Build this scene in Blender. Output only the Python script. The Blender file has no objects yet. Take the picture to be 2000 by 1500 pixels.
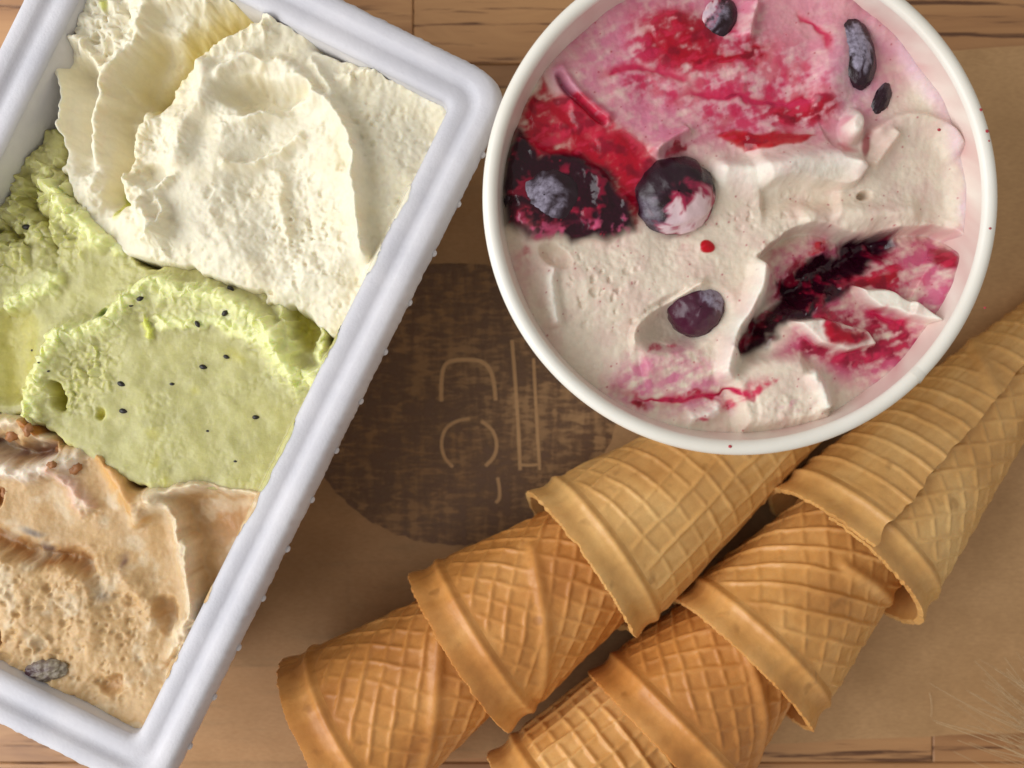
import bpy, math, random
import numpy as np

# ------------------------------------------------------------------ camera, world, lamps, exposure
S = 6536.0          # photo pixels per metre on the table
D = 0.29            # camera height above the table
sc = bpy.context.scene
col = sc.collection

cam_d = bpy.data.cameras.new("camera")
cam = bpy.data.objects.new("camera", cam_d)
col.objects.link(cam)
cam.location = (0, 0, D)
cam.rotation_euler = (0, 0, 0)
cam_d.sensor_fit = 'HORIZONTAL'
cam_d.sensor_width = 36.0
cam_d.lens = 36.0 * D * S / 2000.0
cam_d.clip_start = 0.005
cam_d.clip_end = 20.0
cam_d.dof.use_dof = True
cam_d.dof.focus_distance = D - 0.058
cam_d.dof.aperture_fstop = 11.0
sc.camera = cam

world = bpy.data.worlds.new("World")
sc.world = world
world.use_nodes = True
wbg = world.node_tree.nodes["Background"]
wbg.inputs[0].default_value = (1.0, 0.95, 0.87, 1)
wbg.inputs[1].default_value = 0.40


def area(name, loc, target, size, power, colour):
    l = bpy.data.lights.new(name, 'AREA')
    l.shape = 'RECTANGLE'
    l.size, l.size_y = size
    l.energy = power
    l.color = colour
    o = bpy.data.objects.new(name, l)
    col.objects.link(o)
    o.location = loc
    import mathutils
    d = mathutils.Vector(target) - mathutils.Vector(loc)
    o.rotation_euler = d.to_track_quat('-Z', 'Y').to_euler()
    return o


area("window_light", (-0.54, -0.08, 0.46), (-0.02, 0.0, 0.03), (0.90, 0.56), 5.7, (0.97, 0.98, 1.0))

sc.view_settings.view_transform = 'Standard'
sc.view_settings.look = 'None'
sc.view_settings.exposure = 0.0
sc.view_settings.gamma = 1.0
sc.view_settings.use_curve_mapping = False

random.seed(5)
rng = np.random.RandomState(11)
MM = 0.001


def kz(z):
    """metres per photo pixel on the level z metres above the table"""
    return (D - z) / (D * S)


def at(px, py, z=0.0):
    return ((px - 1000) * kz(z), (750 - py) * kz(z))


def lin(r, g, b):
    def f(c):
        c /= 255.0
        return c / 12.92 if c <= 0.04045 else ((c + 0.055) / 1.055) ** 2.4
    return np.array([f(r), f(g), f(b)])


# ------------------------------------------------------------------ numpy noise and shapes
_perm = rng.permutation(512)
_ang = rng.rand(512) * 2 * np.pi
_gx, _gy = np.cos(_ang), np.sin(_ang)
_r1, _r2, _r3 = rng.rand(512), rng.rand(512), rng.rand(512)


def _h(i, j, s):
    return _perm[(_perm[(i + s * 37) & 511] + j) & 511]


def gnoise(x, y, seed=0):
    xi = np.floor(x).astype(np.int64)
    yi = np.floor(y).astype(np.int64)
    xf, yf = x - xi, y - yi
    u = xf * xf * xf * (xf * (xf * 6 - 15) + 10)
    v = yf * yf * yf * (yf * (yf * 6 - 15) + 10)

    def g(a, b):
        h = _h(xi + a, yi + b, seed)
        return _gx[h] * (xf - a) + _gy[h] * (yf - b)
    n0 = g(0, 0) * (1 - u) + g(1, 0) * u
    n1 = g(0, 1) * (1 - u) + g(1, 1) * u
    return (n0 * (1 - v) + n1 * v) * 1.5


def fbm(x, y, s, seed=0, octv=3, gain=0.5):
    t, a, f = 0, 1.0, 1.0 / s
    for o in range(octv):
        t = t + a * gnoise(x * f + 17.3 * o, y * f - 9.1 * o, seed + o)
        a *= gain
        f *= 2.03
    return t


def worley(x, y, s, seed=0):
    """distance to nearest cell point (in cells) and a random value of that cell"""
    x, y = x / s, y / s
    xi = np.floor(x).astype(np.int64)
    yi = np.floor(y).astype(np.int64)
    best = np.full(x.shape, 9.0)
    second = np.full(x.shape, 9.0)
    val = np.zeros(x.shape)
    for a in (-1, 0, 1):
        for b in (-1, 0, 1):
            h = _h(xi + a, yi + b, seed)
            d = np.hypot(xi + a + _r1[h] - x, yi + b + _r2[h] - y)
            m = d < best
            second = np.where(m, best, np.minimum(second, d))
            val = np.where(m, _r3[h], val)
            best = np.where(m, d, best)
    return best, second, val


def sstep(a, b, x):
    t = np.clip((x - a) / (b - a), 0, 1)
    return t * t * (3 - 2 * t)


def seg_info(pts, X, Y):
    """signed distance to a polyline (positive on its right-hand side on screen) and position 0..1 along it"""
    P = np.array(pts, float)
    L = np.hypot(*(P[1:] - P[:-1]).T)
    cum = np.concatenate([[0], np.cumsum(L)])
    best = np.full(X.shape, 1e9)
    sgn = np.zeros(X.shape)
    tt = np.zeros(X.shape)
    bper = np.zeros(X.shape)
    for i in range(len(P) - 1):
        dx, dy = P[i + 1] - P[i]
        rx, ry = X - P[i, 0], Y - P[i, 1]
        t = np.clip((rx * dx + ry * dy) / (L[i] ** 2 + 1e-9), 0, 1)
        d = np.hypot(rx - t * dx, ry - t * dy)
        per = np.abs(dx * ry - dy * rx) / (L[i] + 1e-9)
        m = (d < best - 1e-6) | ((d < best + 1e-6) & (per > bper))
        best = np.where(m, d, best)
        bper = np.where(m, per, bper)
        sgn = np.where(m, np.sign(dx * ry - dy * rx), sgn)
        tt = np.where(m, (cum[i] + t * L[i]) / cum[-1], tt)
    return best * sgn, tt


def smooth_line(pts, n=3):
    P = np.array(pts, float)
    for _ in range(n - 1):
        Q = [P[0]]
        for a, b in zip(P[:-1], P[1:]):
            Q += [a * 0.75 + b * 0.25, a * 0.25 + b * 0.75]
        Q.append(P[-1])
        P = np.array(Q)
    return P


def blur(A, n):
    k = np.exp(-(np.arange(-2 * n, 2 * n + 1) / n) ** 2)
    k /= k.sum()
    for ax in (0, 1):
        P = np.pad(A, [(2 * n, 2 * n) if i == ax else (0, 0) for i in (0, 1)], mode='edge')
        A = sum(k[i] * (P[i:i + A.shape[0]] if ax == 0 else P[:, i:i + A.shape[1]]) for i in range(len(k)))
    return A


class Field:
    """a height field over photo-pixel coordinates; heights in millimetres"""

    def __init__(self, X, Y, base, colour):
        self.X0, self.Y0 = X, Y
        self.X, self.Y = X, Y
        self.H = np.full(X.shape, float(base))
        self.R = np.zeros(X.shape)      # crumbliness
        self.C = np.zeros(X.shape + (3,)) + colour
        self.W = np.zeros(X.shape)      # wetness

    def warp(self, amp, s, seed):
        amp = amp * (0.25 + 1.3 * sstep(-0.35, 0.75, fbm(self.X0, self.Y0, s * 3.1, seed + 5, 2)))
        self.X = self.X0 + amp * fbm(self.X0, self.Y0, s * 2.3, seed, 3, 0.55)
        self.Y = self.Y0 + amp * fbm(self.X0, self.Y0, s * 2.3, seed + 9, 3, 0.55)

    def sub(self, x0, x1, y0, y1):
        return (self.X > x0) & (self.X < x1) & (self.Y > y0) & (self.Y < y1)

    def line(self, pts, h, w, wr=None, rough=0, colour=None, taper=0.12, wet=0):
        """raised line (h>0) or trench (h<0); w / wr = widths left / right of it"""
        wr = wr or w
        P = smooth_line(pts)
        m = 3 * max(w, wr)
        s = self.sub(P[:, 0].min() - m, P[:, 0].max() + m, P[:, 1].min() - m, P[:, 1].max() + m)
        sd, t = seg_info(P, self.X[s], self.Y[s])
        ww = np.where(sd < 0, w, wr)
        k = np.exp(-(np.abs(sd) / ww) ** 2)
        if taper:
            k = k * sstep(0, taper, np.minimum(t, 1 - t) + 0.02)
        self.H[s] += h * k
        if rough:
            self.R[s] = np.maximum(self.R[s], rough * np.exp(-(np.abs(sd) / (ww * 1.25)) ** 2))
        if colour is not None:
            self.C[s] += (colour - self.C[s]) * np.clip(k * 1.3, 0, 1)[:, None]
        if wet:
            self.W[s] = np.maximum(self.W[s], wet * k)

    def cliff(self, pts, h, sharp, decay, rough=0, taper=0.1):
        """ground on the right-hand side of the line is h higher at the line, fading with distance"""
        P = smooth_line(pts)
        m = 3 * decay
        s = self.sub(P[:, 0].min() - m, P[:, 0].max() + m, P[:, 1].min() - m, P[:, 1].max() + m)
        sd, t = seg_info(P, self.X[s], self.Y[s])
        k = sstep(-sharp, sharp, sd) * np.exp(-np.maximum(sd, 0) / decay) * (1 - sstep(decay * 1.1, decay * 2.0, np.abs(sd)))
        k = k * sstep(0, taper, np.minimum(t, 1 - t))
        self.H[s] += h * k
        if rough:
            self.R[s] = np.maximum(self.R[s], rough * np.exp(-(sd / (sharp * 3)) ** 2))

    def blobmask(self, cx, cy, rx, ry, rot=0, soft=0.4):
        c, n = math.cos(math.radians(rot)), math.sin(math.radians(rot))
        dx, dy = self.X - cx, self.Y - cy
        r = np.hypot((dx * c + dy * n) / rx, (-dx * n + dy * c) / ry)
        return 1 - sstep(1 - soft, 1 + soft * 0.3, r)

    def bowl(self, cx, cy, rx, ry, rot, depth, colour=None, rough=0):
        c, n = math.cos(math.radians(rot)), math.sin(math.radians(rot))
        dx, dy = self.X - cx, self.Y - cy
        r2 = ((dx * c + dy * n) / rx) ** 2 + ((-dx * n + dy * c) / ry) ** 2
        k = np.clip(1 - r2, 0, 1)
        k = k * k * (3 - 2 * k)
        self.H -= depth * k
        if colour is not None:
            self.C += (colour - self.C) * (k ** 0.7)[..., None]
        if rough:
            self.R = np.maximum(self.R, rough * k)

    def polymask(self, pts, soft, outside=None):
        """1 inside, 0 outside, edge width soft px"""
        sd = self.polydist(pts, soft * 2)
        return sstep(-soft, soft, sd)

    def polydist(self, pts, margin):
        P = np.array(pts, float)
        out = np.full(self.X.shape, -1e3)
        s = self.sub(P[:, 0].min() - margin, P[:, 0].max() + margin, P[:, 1].min() - margin, P[:, 1].max() + margin)
        X, Y = self.X[s], self.Y[s]
        d, _ = seg_info(np.vstack([P, P[:1]]), X, Y)
        d = np.abs(d)
        ins = np.zeros(X.shape, bool)
        n = len(P)
        for i in range(n):
            x1, y1 = P[i]
            x2, y2 = P[(i + 1) % n]
            c = (y1 > Y) != (y2 > Y)
            ins ^= c & (X < (x2 - x1) * (Y - y1) / (y2 - y1 + 1e-12) + x1)
        out[s] = np.where(ins, d, -d)
        return out

    def paint(self, mask, colour, wet=None):
        self.C += (colour - self.C) * np.clip(mask, 0, 1)[..., None]
        if wet is not None:
            self.W += (wet - self.W) * np.clip(mask, 0, 1)

    def crumb(self, a1=1.5, s1=16, a2=0.8, s2=7, seed=3):
        n1 = fbm(self.X0, self.Y0, s1, seed, 2, 0.45)
        f1, f2, v = worley(self.X0 + 4 * n1, self.Y0 + 4 * n1, s2 * 1.5, seed)
        self.H += self.R * (a1 * n1 + a2 * (0.55 - f1) * 1.5 + a2 * 0.6 * (v - 0.5))

    def pores(self, mask, depth, s, seed, thr=0.42):
        f1, f2, v = worley(self.X0 + 5 * fbm(self.X0, self.Y0, 18, seed), self.Y0 + 5 * fbm(self.X0, self.Y0, 18, seed + 4), s, seed)
        r = thr * np.clip((v - 0.3) * 1.7, 0.03, 1.1)
        self.H -= mask * depth * (0.4 + v) * (1 - sstep(r * 0.45, r, f1))


# ------------------------------------------------------------------ mesh and object helpers
def link(name, me, mat=None, parent=None, loc=(0, 0, 0), rz=0.0):
    o = bpy.data.objects.new(name, me)
    col.objects.link(o)
    o.location = loc
    o.rotation_euler = (0, 0, rz)
    if mat is not None and me is not None and len(me.materials) == 0:
        me.materials.append(mat)
    if parent is not None:
        o.parent = parent
    return o


def tag(o, label, cat, group=None, kind=None):
    o["label"] = label
    o["category"] = cat
    if group:
        o["group"] = group
    if kind:
        o["kind"] = kind
    return o


def np_mesh(name, V, F, smooth=True, attrs=None):
    """V (n,3), F (m,3|4) -> mesh"""
    me = bpy.data.meshes.new(name)
    V = np.ascontiguousarray(V, np.float32)
    F = np.ascontiguousarray(F, np.int32)
    n, k = F.shape
    me.vertices.add(len(V))
    me.vertices.foreach_set("co", V.ravel())
    me.loops.add(n * k)
    me.loops.foreach_set("vertex_index", F.ravel())
    me.polygons.add(n)
    me.polygons.foreach_set("loop_start", np.arange(0, n * k, k, dtype=np.int32))
    me.polygons.foreach_set("loop_total", np.full(n, k, np.int32))
    me.polygons.foreach_set("use_smooth", np.full(n, smooth, bool))
    if attrs:
        for nm, (typ, arr) in attrs.items():
            a = me.attributes.new(nm, typ, 'POINT')
            a.data.foreach_set('color' if typ == 'FLOAT_COLOR' else 'value', np.ascontiguousarray(arr, np.float32).ravel())
    me.update(calc_edges=True)
    me.validate()
    return me


def grid_faces(nr, nc, wrap=False):
    i = np.arange(nr - 1)[:, None] * nc
    c = np.arange(nc if wrap else nc - 1)[None, :]
    c2 = (c + 1) % nc
    return np.stack([i + c, i + c2, i + nc + c2, i + nc + c], -1).reshape(-1, 4)


def pack(Vs, Fs):
    off, Fo = 0, []
    for v, f in zip(Vs, Fs):
        Fo.append(np.asarray(f) + off)
        off += len(v)
    return np.vstack(Vs), np.vstack(Fo)


def lathe(name, prof, n=160, mat=None, parent=None, loc=(0, 0, 0)):
    P = np.array(prof, float)
    a = np.linspace(0, 2 * np.pi, n, endpoint=False)
    V = np.stack([P[:, 0, None] * np.cos(a), P[:, 0, None] * np.sin(a), P[:, 1, None] + 0 * a], -1).reshape(-1, 3)
    return link(name, np_mesh(name, V, grid_faces(len(P), n, True)), mat, parent, loc)


def sphere(nu=40, nv=24):
    a = np.linspace(0, 2 * np.pi, nu, endpoint=False)
    b = np.linspace(0.02, np.pi - 0.02, nv)
    V = np.stack([np.sin(b)[:, None] * np.cos(a), np.sin(b)[:, None] * np.sin(a), np.cos(b)[:, None] + 0 * a], -1).reshape(-1, 3)
    return V, grid_faces(nv, nu, True)[:, ::-1]


# ------------------------------------------------------------------ materials
class NT:
    def __init__(self, name):
        self.m = bpy.data.materials.new(name)
        self.m.use_nodes = True
        self.t = self.m.node_tree
        self.b = self.t.nodes["Principled BSDF"]
        self.out = self.t.nodes["Material Output"]

    def n(self, typ, **kw):
        nd = self.t.nodes.new(typ)
        for k, v in kw.items():
            setattr(nd, k, v)
        return nd

    def l(self, a, b):
        self.t.links.new(a, b)

    def coord(self, scale=(1, 1, 1), kind='Object', loc=(0, 0, 0), rnd=False):
        tc = self.n('ShaderNodeTexCoord')
        mp = self.n('ShaderNodeMapping')
        mp.inputs['Scale'].default_value = scale
        mp.inputs['Location'].default_value = loc
        self.l(tc.outputs[kind], mp.inputs['Vector'])
        if rnd:
            oi = self.n('ShaderNodeObjectInfo')
            mul = self.n('ShaderNodeVectorMath', operation='MULTIPLY')
            self.l(oi.outputs['Random'], mul.inputs[0])
            mul.inputs[1].default_value = (37.0, 91.0, 13.0)
            ad = self.n('ShaderNodeVectorMath', operation='ADD')
            self.l(mp.outputs[0], ad.inputs[0])
            self.l(mul.outputs[0], ad.inputs[1])
            return ad.outputs[0]
        return mp.outputs[0]

    def noise(self, vec, scale, detail=4, rough=0.55, dist=0.0):
        nd = self.n('ShaderNodeTexNoise')
        nd.inputs['Scale'].default_value = scale
        nd.inputs['Detail'].default_value = detail
        nd.inputs['Roughness'].default_value = rough
        nd.inputs['Distortion'].default_value = dist
        if vec is not None:
            self.l(vec, nd.inputs['Vector'])
        return nd.outputs['Fac']

    def ramp(self, fac, stops):
        r = self.n('ShaderNodeValToRGB')
        e = r.color_ramp.elements
        while len(e) < len(stops):
            e.new(0.5)
        for i, (p, c) in enumerate(stops):
            e[i].position = p
            c = (c, c, c) if np.isscalar(c) else tuple(c)
            e[i].color = (*c, 1)
        self.l(fac, r.inputs[0])
        return r.outputs[0]

    def mix(self, fac, a, b, mode='MIX'):
        m = self.n('ShaderNodeMix', data_type='RGBA', blend_type=mode)
        for sock, v in ((m.inputs[0], fac), (m.inputs[6], a), (m.inputs[7], b)):
            if hasattr(v, 'links'):
                self.l(v, sock)
            elif np.isscalar(v):
                sock.default_value = v if sock.type == 'VALUE' else (v, v, v, 1)
            else:
                sock.default_value = (*v, 1)
        return m.outputs[2]

    def math(self, op, a, b=0.0):
        m = self.n('ShaderNodeMath', operation=op)
        for sock, v in zip(m.inputs, (a, b)):
            if hasattr(v, 'links'):
                self.l(v, sock)
            else:
                sock.default_value = v
        return m.outputs[0]

    def bump(self, h, strength, dist, prev=None):
        b = self.n('ShaderNodeBump')
        b.inputs['Strength'].default_value = strength
        b.inputs['Distance'].default_value = dist
        self.l(h, b.inputs['Height'])
        if prev is not None:
            self.l(prev, b.inputs['Normal'])
        self.l(b.outputs[0], self.b.inputs['Normal'])
        return b.outputs[0]

    def set(self, **kw):
        for k, v in kw.items():
            s = self.b.inputs[k.replace('_', ' ')]
            if hasattr(v, 'links'):
                self.l(v, s)
            elif isinstance(v, (tuple, list, np.ndarray)) and s.type == 'RGBA':
                s.default_value = (*v[:3], 1)
            else:
                s.default_value = v
        return self


def sss(nt, w, radius, scale):
    nt.b.inputs['Subsurface Weight'].default_value = w
    nt.b.inputs['Subsurface Radius'].default_value = radius
    nt.b.inputs['Subsurface Scale'].default_value = scale


def mat_ice(name, radius=(1.0, 0.8, 0.55), scale=0.0014, w=0.45, dry=0.55, wet=0.13, grain=2600, gb=0.35, speck=0.07):
    nt = NT(name)
    at_ = nt.n('ShaderNodeAttribute', attribute_name='Col')
    aw = nt.n('ShaderNodeAttribute', attribute_name='wet')
    v = nt.coord()
    n1 = nt.noise(v, 900, 4)
    f = nt.ramp(n1, [(0.3, 1 - speck), (0.7, 1 + 0 * speck)])
    c = nt.mix(1.0, at_.outputs['Color'], f, 'MULTIPLY')
    rough = nt.math('ADD', nt.math('MULTIPLY', aw.outputs['Fac'], wet - dry), dry)
    nt.set(Base_Color=c, Roughness=rough)
    nt.b.inputs['Specular IOR Level'].default_value = 0.4
    g = nt.noise(v, grain, 3, 0.6)
    p = nt.bump(g, gb * 0.5, 0.0002)
    nt.bump(nt.noise(v, 800, 3), 0.16, 0.0005, p)
    sss(nt, w, radius, scale)
    return nt.m


def mat_wood():
    nt = NT("oak_strip")
    v = nt.coord((9, 75, 75), rnd=True)
    v2 = nt.coord((22, 420, 420), rnd=True)
    big = nt.noise(v, 1.0, 5, 0.55, 1.2)
    fine = nt.noise(v2, 1.0, 4, 0.6, 0.3)
    pores = nt.ramp(fine, [(0.36, 0.0), (0.44, 1.0)])
    base = nt.ramp(big, [(0.25, lin(140, 98, 64)), (0.45, lin(182, 134, 90)), (0.62, lin(200, 152, 104)), (0.8, lin(166, 120, 80))])
    c = nt.mix(pores, lin(104, 68, 44), base)
    oi = nt.n('ShaderNodeObjectInfo')
    tone = nt.ramp(oi.outputs['Random'], [(0.0, (0.74, 0.72, 0.70)), (0.5, (0.92, 0.9, 0.88)), (1.0, (1.0, 0.97, 0.93))])
    c = nt.mix(1.0, c, tone, 'MULTIPLY')
    nt.set(Base_Color=c, Roughness=0.42)
    p = nt.bump(pores, 0.35, 0.0003)
    nt.bump(big, 0.15, 0.0006, p)
    return nt.m


def paper_colour(nt, v):
    f1 = nt.noise(v, 60, 4, 0.6)
    f2 = nt.noise(nt.coord((500, 1800, 500)), 1.0, 3, 0.6)
    c = nt.ramp(f1, [(0.3, lin(192, 151, 104)), (0.7, lin(212, 169, 120))])
    return nt.mix(nt.ramp(f2, [(0.35, 0.0), (0.7, 0.35)]), c, lin(158, 116, 74)), f2


def mat_paper():
    nt = NT("kraft_paper")
    v = nt.coord()
    c, f2 = paper_colour(nt, v)
    nt.set(Base_Color=c, Roughness=0.58)
    p = nt.bump(f2, 0.12, 0.0002)
    nt.bump(nt.noise(v, 28, 2), 0.25, 0.003, p)
    tr = nt.n('ShaderNodeBsdfTransparent')
    tr.inputs[0].default_value = (0.95, 0.86, 0.74, 1)
    mx = nt.n('ShaderNodeMixShader')
    grease = nt.noise(nt.coord(loc=(0.31, 0.12, 0)), 14, 2)
    sx = nt.n('ShaderNodeSeparateXYZ')
    nt.l(v, sx.inputs[0])
    left = nt.ramp(nt.math('ADD', nt.math('MULTIPLY', sx.outputs[0], 8.0), nt.math('MULTIPLY', grease, 0.6)), [(0.2, 1.0), (0.42, 0.0)])
    fac = nt.math('ADD', nt.math('MULTIPLY', left, 0.34), 0.07)
    nt.l(fac, mx.inputs[0])
    nt.l(nt.b.outputs[0], mx.inputs[1])
    nt.l(tr.outputs[0], mx.inputs[2])
    nt.l(mx.outputs[0], nt.out.inputs[0])
    return nt.m


def mat_ink():
    nt = NT("brown_print")
    v = nt.coord()
    a = nt.noise(nt.coord((160, 620, 300)), 1.0, 5, 0.65, 0.6)
    b = nt.noise(nt.coord((330, 60, 60)), 1.0, 4, 0.6, 0.4)
    c = nt.noise(v, 42, 3)
    dens = nt.math('ADD', nt.math('MULTIPLY', a, 0.55), nt.math('ADD', nt.math('MULTIPLY', b, 0.35), nt.math('MULTIPLY', c, 0.3)))
    al = nt.ramp(dens, [(0.52, 0.80), (0.60, 0.52), (0.68, 0.12)])
    nt.set(Base_Color=lin(118, 88, 66), Roughness=0.6)
    tr = nt.n('ShaderNodeBsdfTransparent')
    mx = nt.n('ShaderNodeMixShader')
    nt.l(al, mx.inputs[0])
    nt.l(tr.outputs[0], mx.inputs[1])
    nt.l(nt.b.outputs[0], mx.inputs[2])
    nt.l(mx.outputs[0], nt.out.inputs[0])
    return nt.m


def mat_letter():
    nt = NT("unprinted_paper")
    c, f2 = paper_colour(nt, nt.coord())
    nt.set(Base_Color=nt.mix(0.2, c, lin(170, 128, 84)), Roughness=0.6)
    return nt.m


def mat_wafer(name, light, dark, mid):
    nt = NT(name)
    v = nt.coord(rnd=True)
    n1 = nt.noise(v, 55, 4, 0.55)
    n2 = nt.noise(v, 420, 4, 0.6)
    n3 = nt.noise(v, 24, 3, 0.6)
    c = nt.ramp(nt.math('ADD', nt.math('MULTIPLY', n1, 0.55), nt.math('MULTIPLY', n3, 0.45)), [(0.34, dark * 0.86), (0.5, mid), (0.64, light)])
    spot = nt.ramp(nt.noise(v, 150, 2, 0.5), [(0.68, 0.0), (0.76, 0.55)])
    c = nt.mix(spot, c, dark * 0.62)
    c = nt.mix(nt.ramp(n2, [(0.35, 0.0), (0.75, 0.3)]), c, dark * 0.8)
    nt.set(Base_Color=c, Roughness=nt.ramp(n2, [(0.3, 0.30), (0.7, 0.46)]))
    nt.b.inputs['Specular IOR Level'].default_value = 0.45
    p = nt.bump(n2, 0.35, 0.0003)
    nt.bump(nt.noise(v, 2200, 2), 0.25, 0.0001, p)
    sss(nt, 0.2, (1.0, 0.6, 0.3), 0.0009)
    return nt.m


def mat_plastic():
    nt = NT("white_polypropylene")
    v = nt.coord()
    n1 = nt.noise(v, 1500, 3, 0.6)
    n2 = nt.noise(v, 60, 4)
    c = nt.ramp(n2, [(0.35, lin(202, 201, 208)), (0.65, lin(217, 215, 220))])
    nt.set(Base_Color=c, Roughness=nt.ramp(n2, [(0.3, 0.5), (0.7, 0.68)]))
    p = nt.bump(n1, 0.5, 0.0002)
    nt.bump(nt.noise(v, 300, 4, 0.65), 0.2, 0.0005, p)
    sss(nt, 0.5, (1, 0.95, 0.95), 0.004)
    return nt.m


def mat_card():
    nt = NT("coated_white_card")
    v = nt.coord()
    n2 = nt.noise(v, 35, 4)
    c = nt.ramp(n2, [(0.35, lin(238, 233, 222)), (0.65, lin(246, 243, 234))])
    nt.set(Base_Color=c, Roughness=0.33)
    nt.bump(nt.noise(v, 380, 3), 0.06, 0.0004)
    sss(nt, 0.15, (1, 0.9, 0.8), 0.001)
    return nt.m


def mat_liner():
    nt = NT("stained_card_liner")
    at_ = nt.n('ShaderNodeAttribute', attribute_name='Col')
    n = nt.noise(nt.coord((180, 180, 60)), 1.0, 4)
    c = nt.mix(nt.ramp(n, [(0.3, 0.0), (0.7, 0.25)]), at_.outputs['Color'], lin(214, 176, 170))
    nt.set(Base_Color=c, Roughness=0.3)
    return nt.m


def mat_berry(name, frost):
    nt = NT(name)
    at_ = nt.n('ShaderNodeAttribute', attribute_name='Col')
    fr = nt.n('ShaderNodeAttribute', attribute_name='wet')
    v = nt.coord()
    n = nt.noise(v, 1100, 5, 0.7)
    m = nt.math('MULTIPLY', fr.outputs['Fac'], nt.ramp(n, [(0.30, 0.25), (0.66, 0.95)]))
    c = nt.mix(m, at_.outputs['Color'], frost)
    nt.set(Base_Color=c, Roughness=nt.math('ADD', nt.math('MULTIPLY', m, 0.5), 0.14))
    nt.bump(n, 0.3, 0.0004)
    return nt.m


def mat_plain(name, c, rough=0.4, bump=None):
    nt = NT(name)
    v = nt.coord()
    n = nt.noise(v, 500, 4)
    nt.set(Base_Color=nt.ramp(n, [(0.3, np.array(c) * 0.8), (0.7, np.array(c))]), Roughness=rough)
    nt.bump(n, bump or 0.2, 0.0003)
    return nt.m


M_wood = mat_wood()
M_paper = mat_paper()
M_ink = mat_ink()
M_letter = mat_letter()
M_plastic = mat_plastic()
M_card = mat_card()
M_liner = mat_liner()
M_vanilla = mat_ice("vanilla_cream", scale=0.0018, w=0.55, speck=0.05)
M_kiwi = mat_ice("kiwi_sorbet", radius=(0.8, 1.0, 0.3), scale=0.003, w=0.7, dry=0.42, wet=0.12, grain=3200, gb=0.5)
M_caramel = mat_ice("caramel_cream", radius=(1.0, 0.65, 0.35), scale=0.0016, w=0.55, dry=0.5, grain=2400, gb=0.5, speck=0.1)
M_berryice = mat_ice("berry_ripple_cream", radius=(1.0, 0.6, 0.5), scale=0.0014, w=0.45, dry=0.5, wet=0.1)
M_seed = mat_plain("kiwi_seed_black", lin(34, 28, 26), 0.35)
M_gloss = mat_berry("dark_berry", lin(168, 160, 182))
M_straw = mat_plain("dry_straw", lin(232, 202, 158), 0.4)

# ------------------------------------------------------------------ table of oak strips
SEAMS = [-270, -70, 125, 320, 515, 710, 905, 1100, 1300, 1490, 1690, 1890]
slab = np.array([[x, y, z] for z in (-0.03, -0.0125) for y in (-0.2, 0.2) for x in (-0.3, 0.3)])
table = link("table_top", np_mesh("table_top", slab, [[0, 2, 3, 1], [4, 5, 7, 6], [0, 1, 5, 4], [2, 6, 7, 3], [0, 4, 6, 2], [1, 3, 7, 5]], False), M_wood)
table["kind"] = "structure"
JOINTS = {7: [680], 8: [1822, 350], 9: [1350], 1: [807], 0: [1500], 2: [1650], 3: [400], 4: [1120], 5: [1900], 6: [240], 10: [600]}


def plank(x0, x1, y0, y1, dz):
    b = 0.00035
    g = 0.00012
    x0, x1, y0, y1 = x0 + g, x1 - g, y0 + g, y1 - g
    V, hx, hy = [], (x1 - x0) / 2, (y1 - y0) / 2
    for z, i in ((-0.0125, 0), (-b, 0), (0, b)):
        V += [(-hx + i, -hy + i, z), (hx - i, -hy + i, z), (hx - i, hy - i, z), (-hx + i, hy - i, z)]
    F = [[8, 9, 10, 11], [3, 2, 1, 0]]
    for r in (0, 4):
        for k in range(4):
            F.append([r + k, r + (k + 1) % 4, r + 4 + (k + 1) % 4, r + 4 + k])
    return link("plank", np_mesh("plank", np.array(V), F, False), M_wood, table, ((x0 + x1) / 2, (y0 + y1) / 2, dz))


for r in range(len(SEAMS) - 1):
    ya, yb = at(0, SEAMS[r + 1])[1], at(0, SEAMS[r])[1]
    xs = [-0.29] + [at(j, 0)[0] for j in sorted(JOINTS.get(r, []))] + [0.29]
    for xa, xb in zip(xs[:-1], xs[1:]):
        plank(xa, xb, ya, yb, -random.random() * 0.00015)

# ------------------------------------------------------------------ kraft paper sheet with its round print
PAPER = [at(380, 222), at(2330, 62), at(2330, 1412), at(180, 1518)]


def zpaper(x, y):
    return 0.00030 + 0.00018 * fbm(x, y, 0.05, 2, 2) + 0.0012 * sstep(0.13, 0.19, x)


nx, ny = 150, 100
s_, t_ = np.meshgrid(np.linspace(0, 1, nx), np.linspace(0, 1, ny))
Pq = np.array(PAPER)
XY = ((1 - s_)[..., None] * (1 - t_)[..., None] * Pq[3] + s_[..., None] * (1 - t_)[..., None] * Pq[2]
      + s_[..., None] * t_[..., None] * Pq[1] + (1 - s_)[..., None] * t_[..., None] * Pq[0])
XY[0, :, 1] += 0.0004 * fbm(np.arange(nx) * 1.0, np.zeros(nx), 12, 3)
XY[-1, :, 1] += 0.0004 * fbm(np.arange(nx) * 1.0, np.zeros(nx) + 3, 12, 3)
Zp = zpaper(XY[..., 0], XY[..., 1])
paper = link("kraft_paper_sheet", np_mesh("kraft_paper_sheet", np.dstack([XY, Zp]).reshape(-1, 3), grid_faces(ny, nx)), M_paper)
tag(paper, "thin brown kraft paper sheet with a dark round print, spread over the wooden table", "paper")

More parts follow.
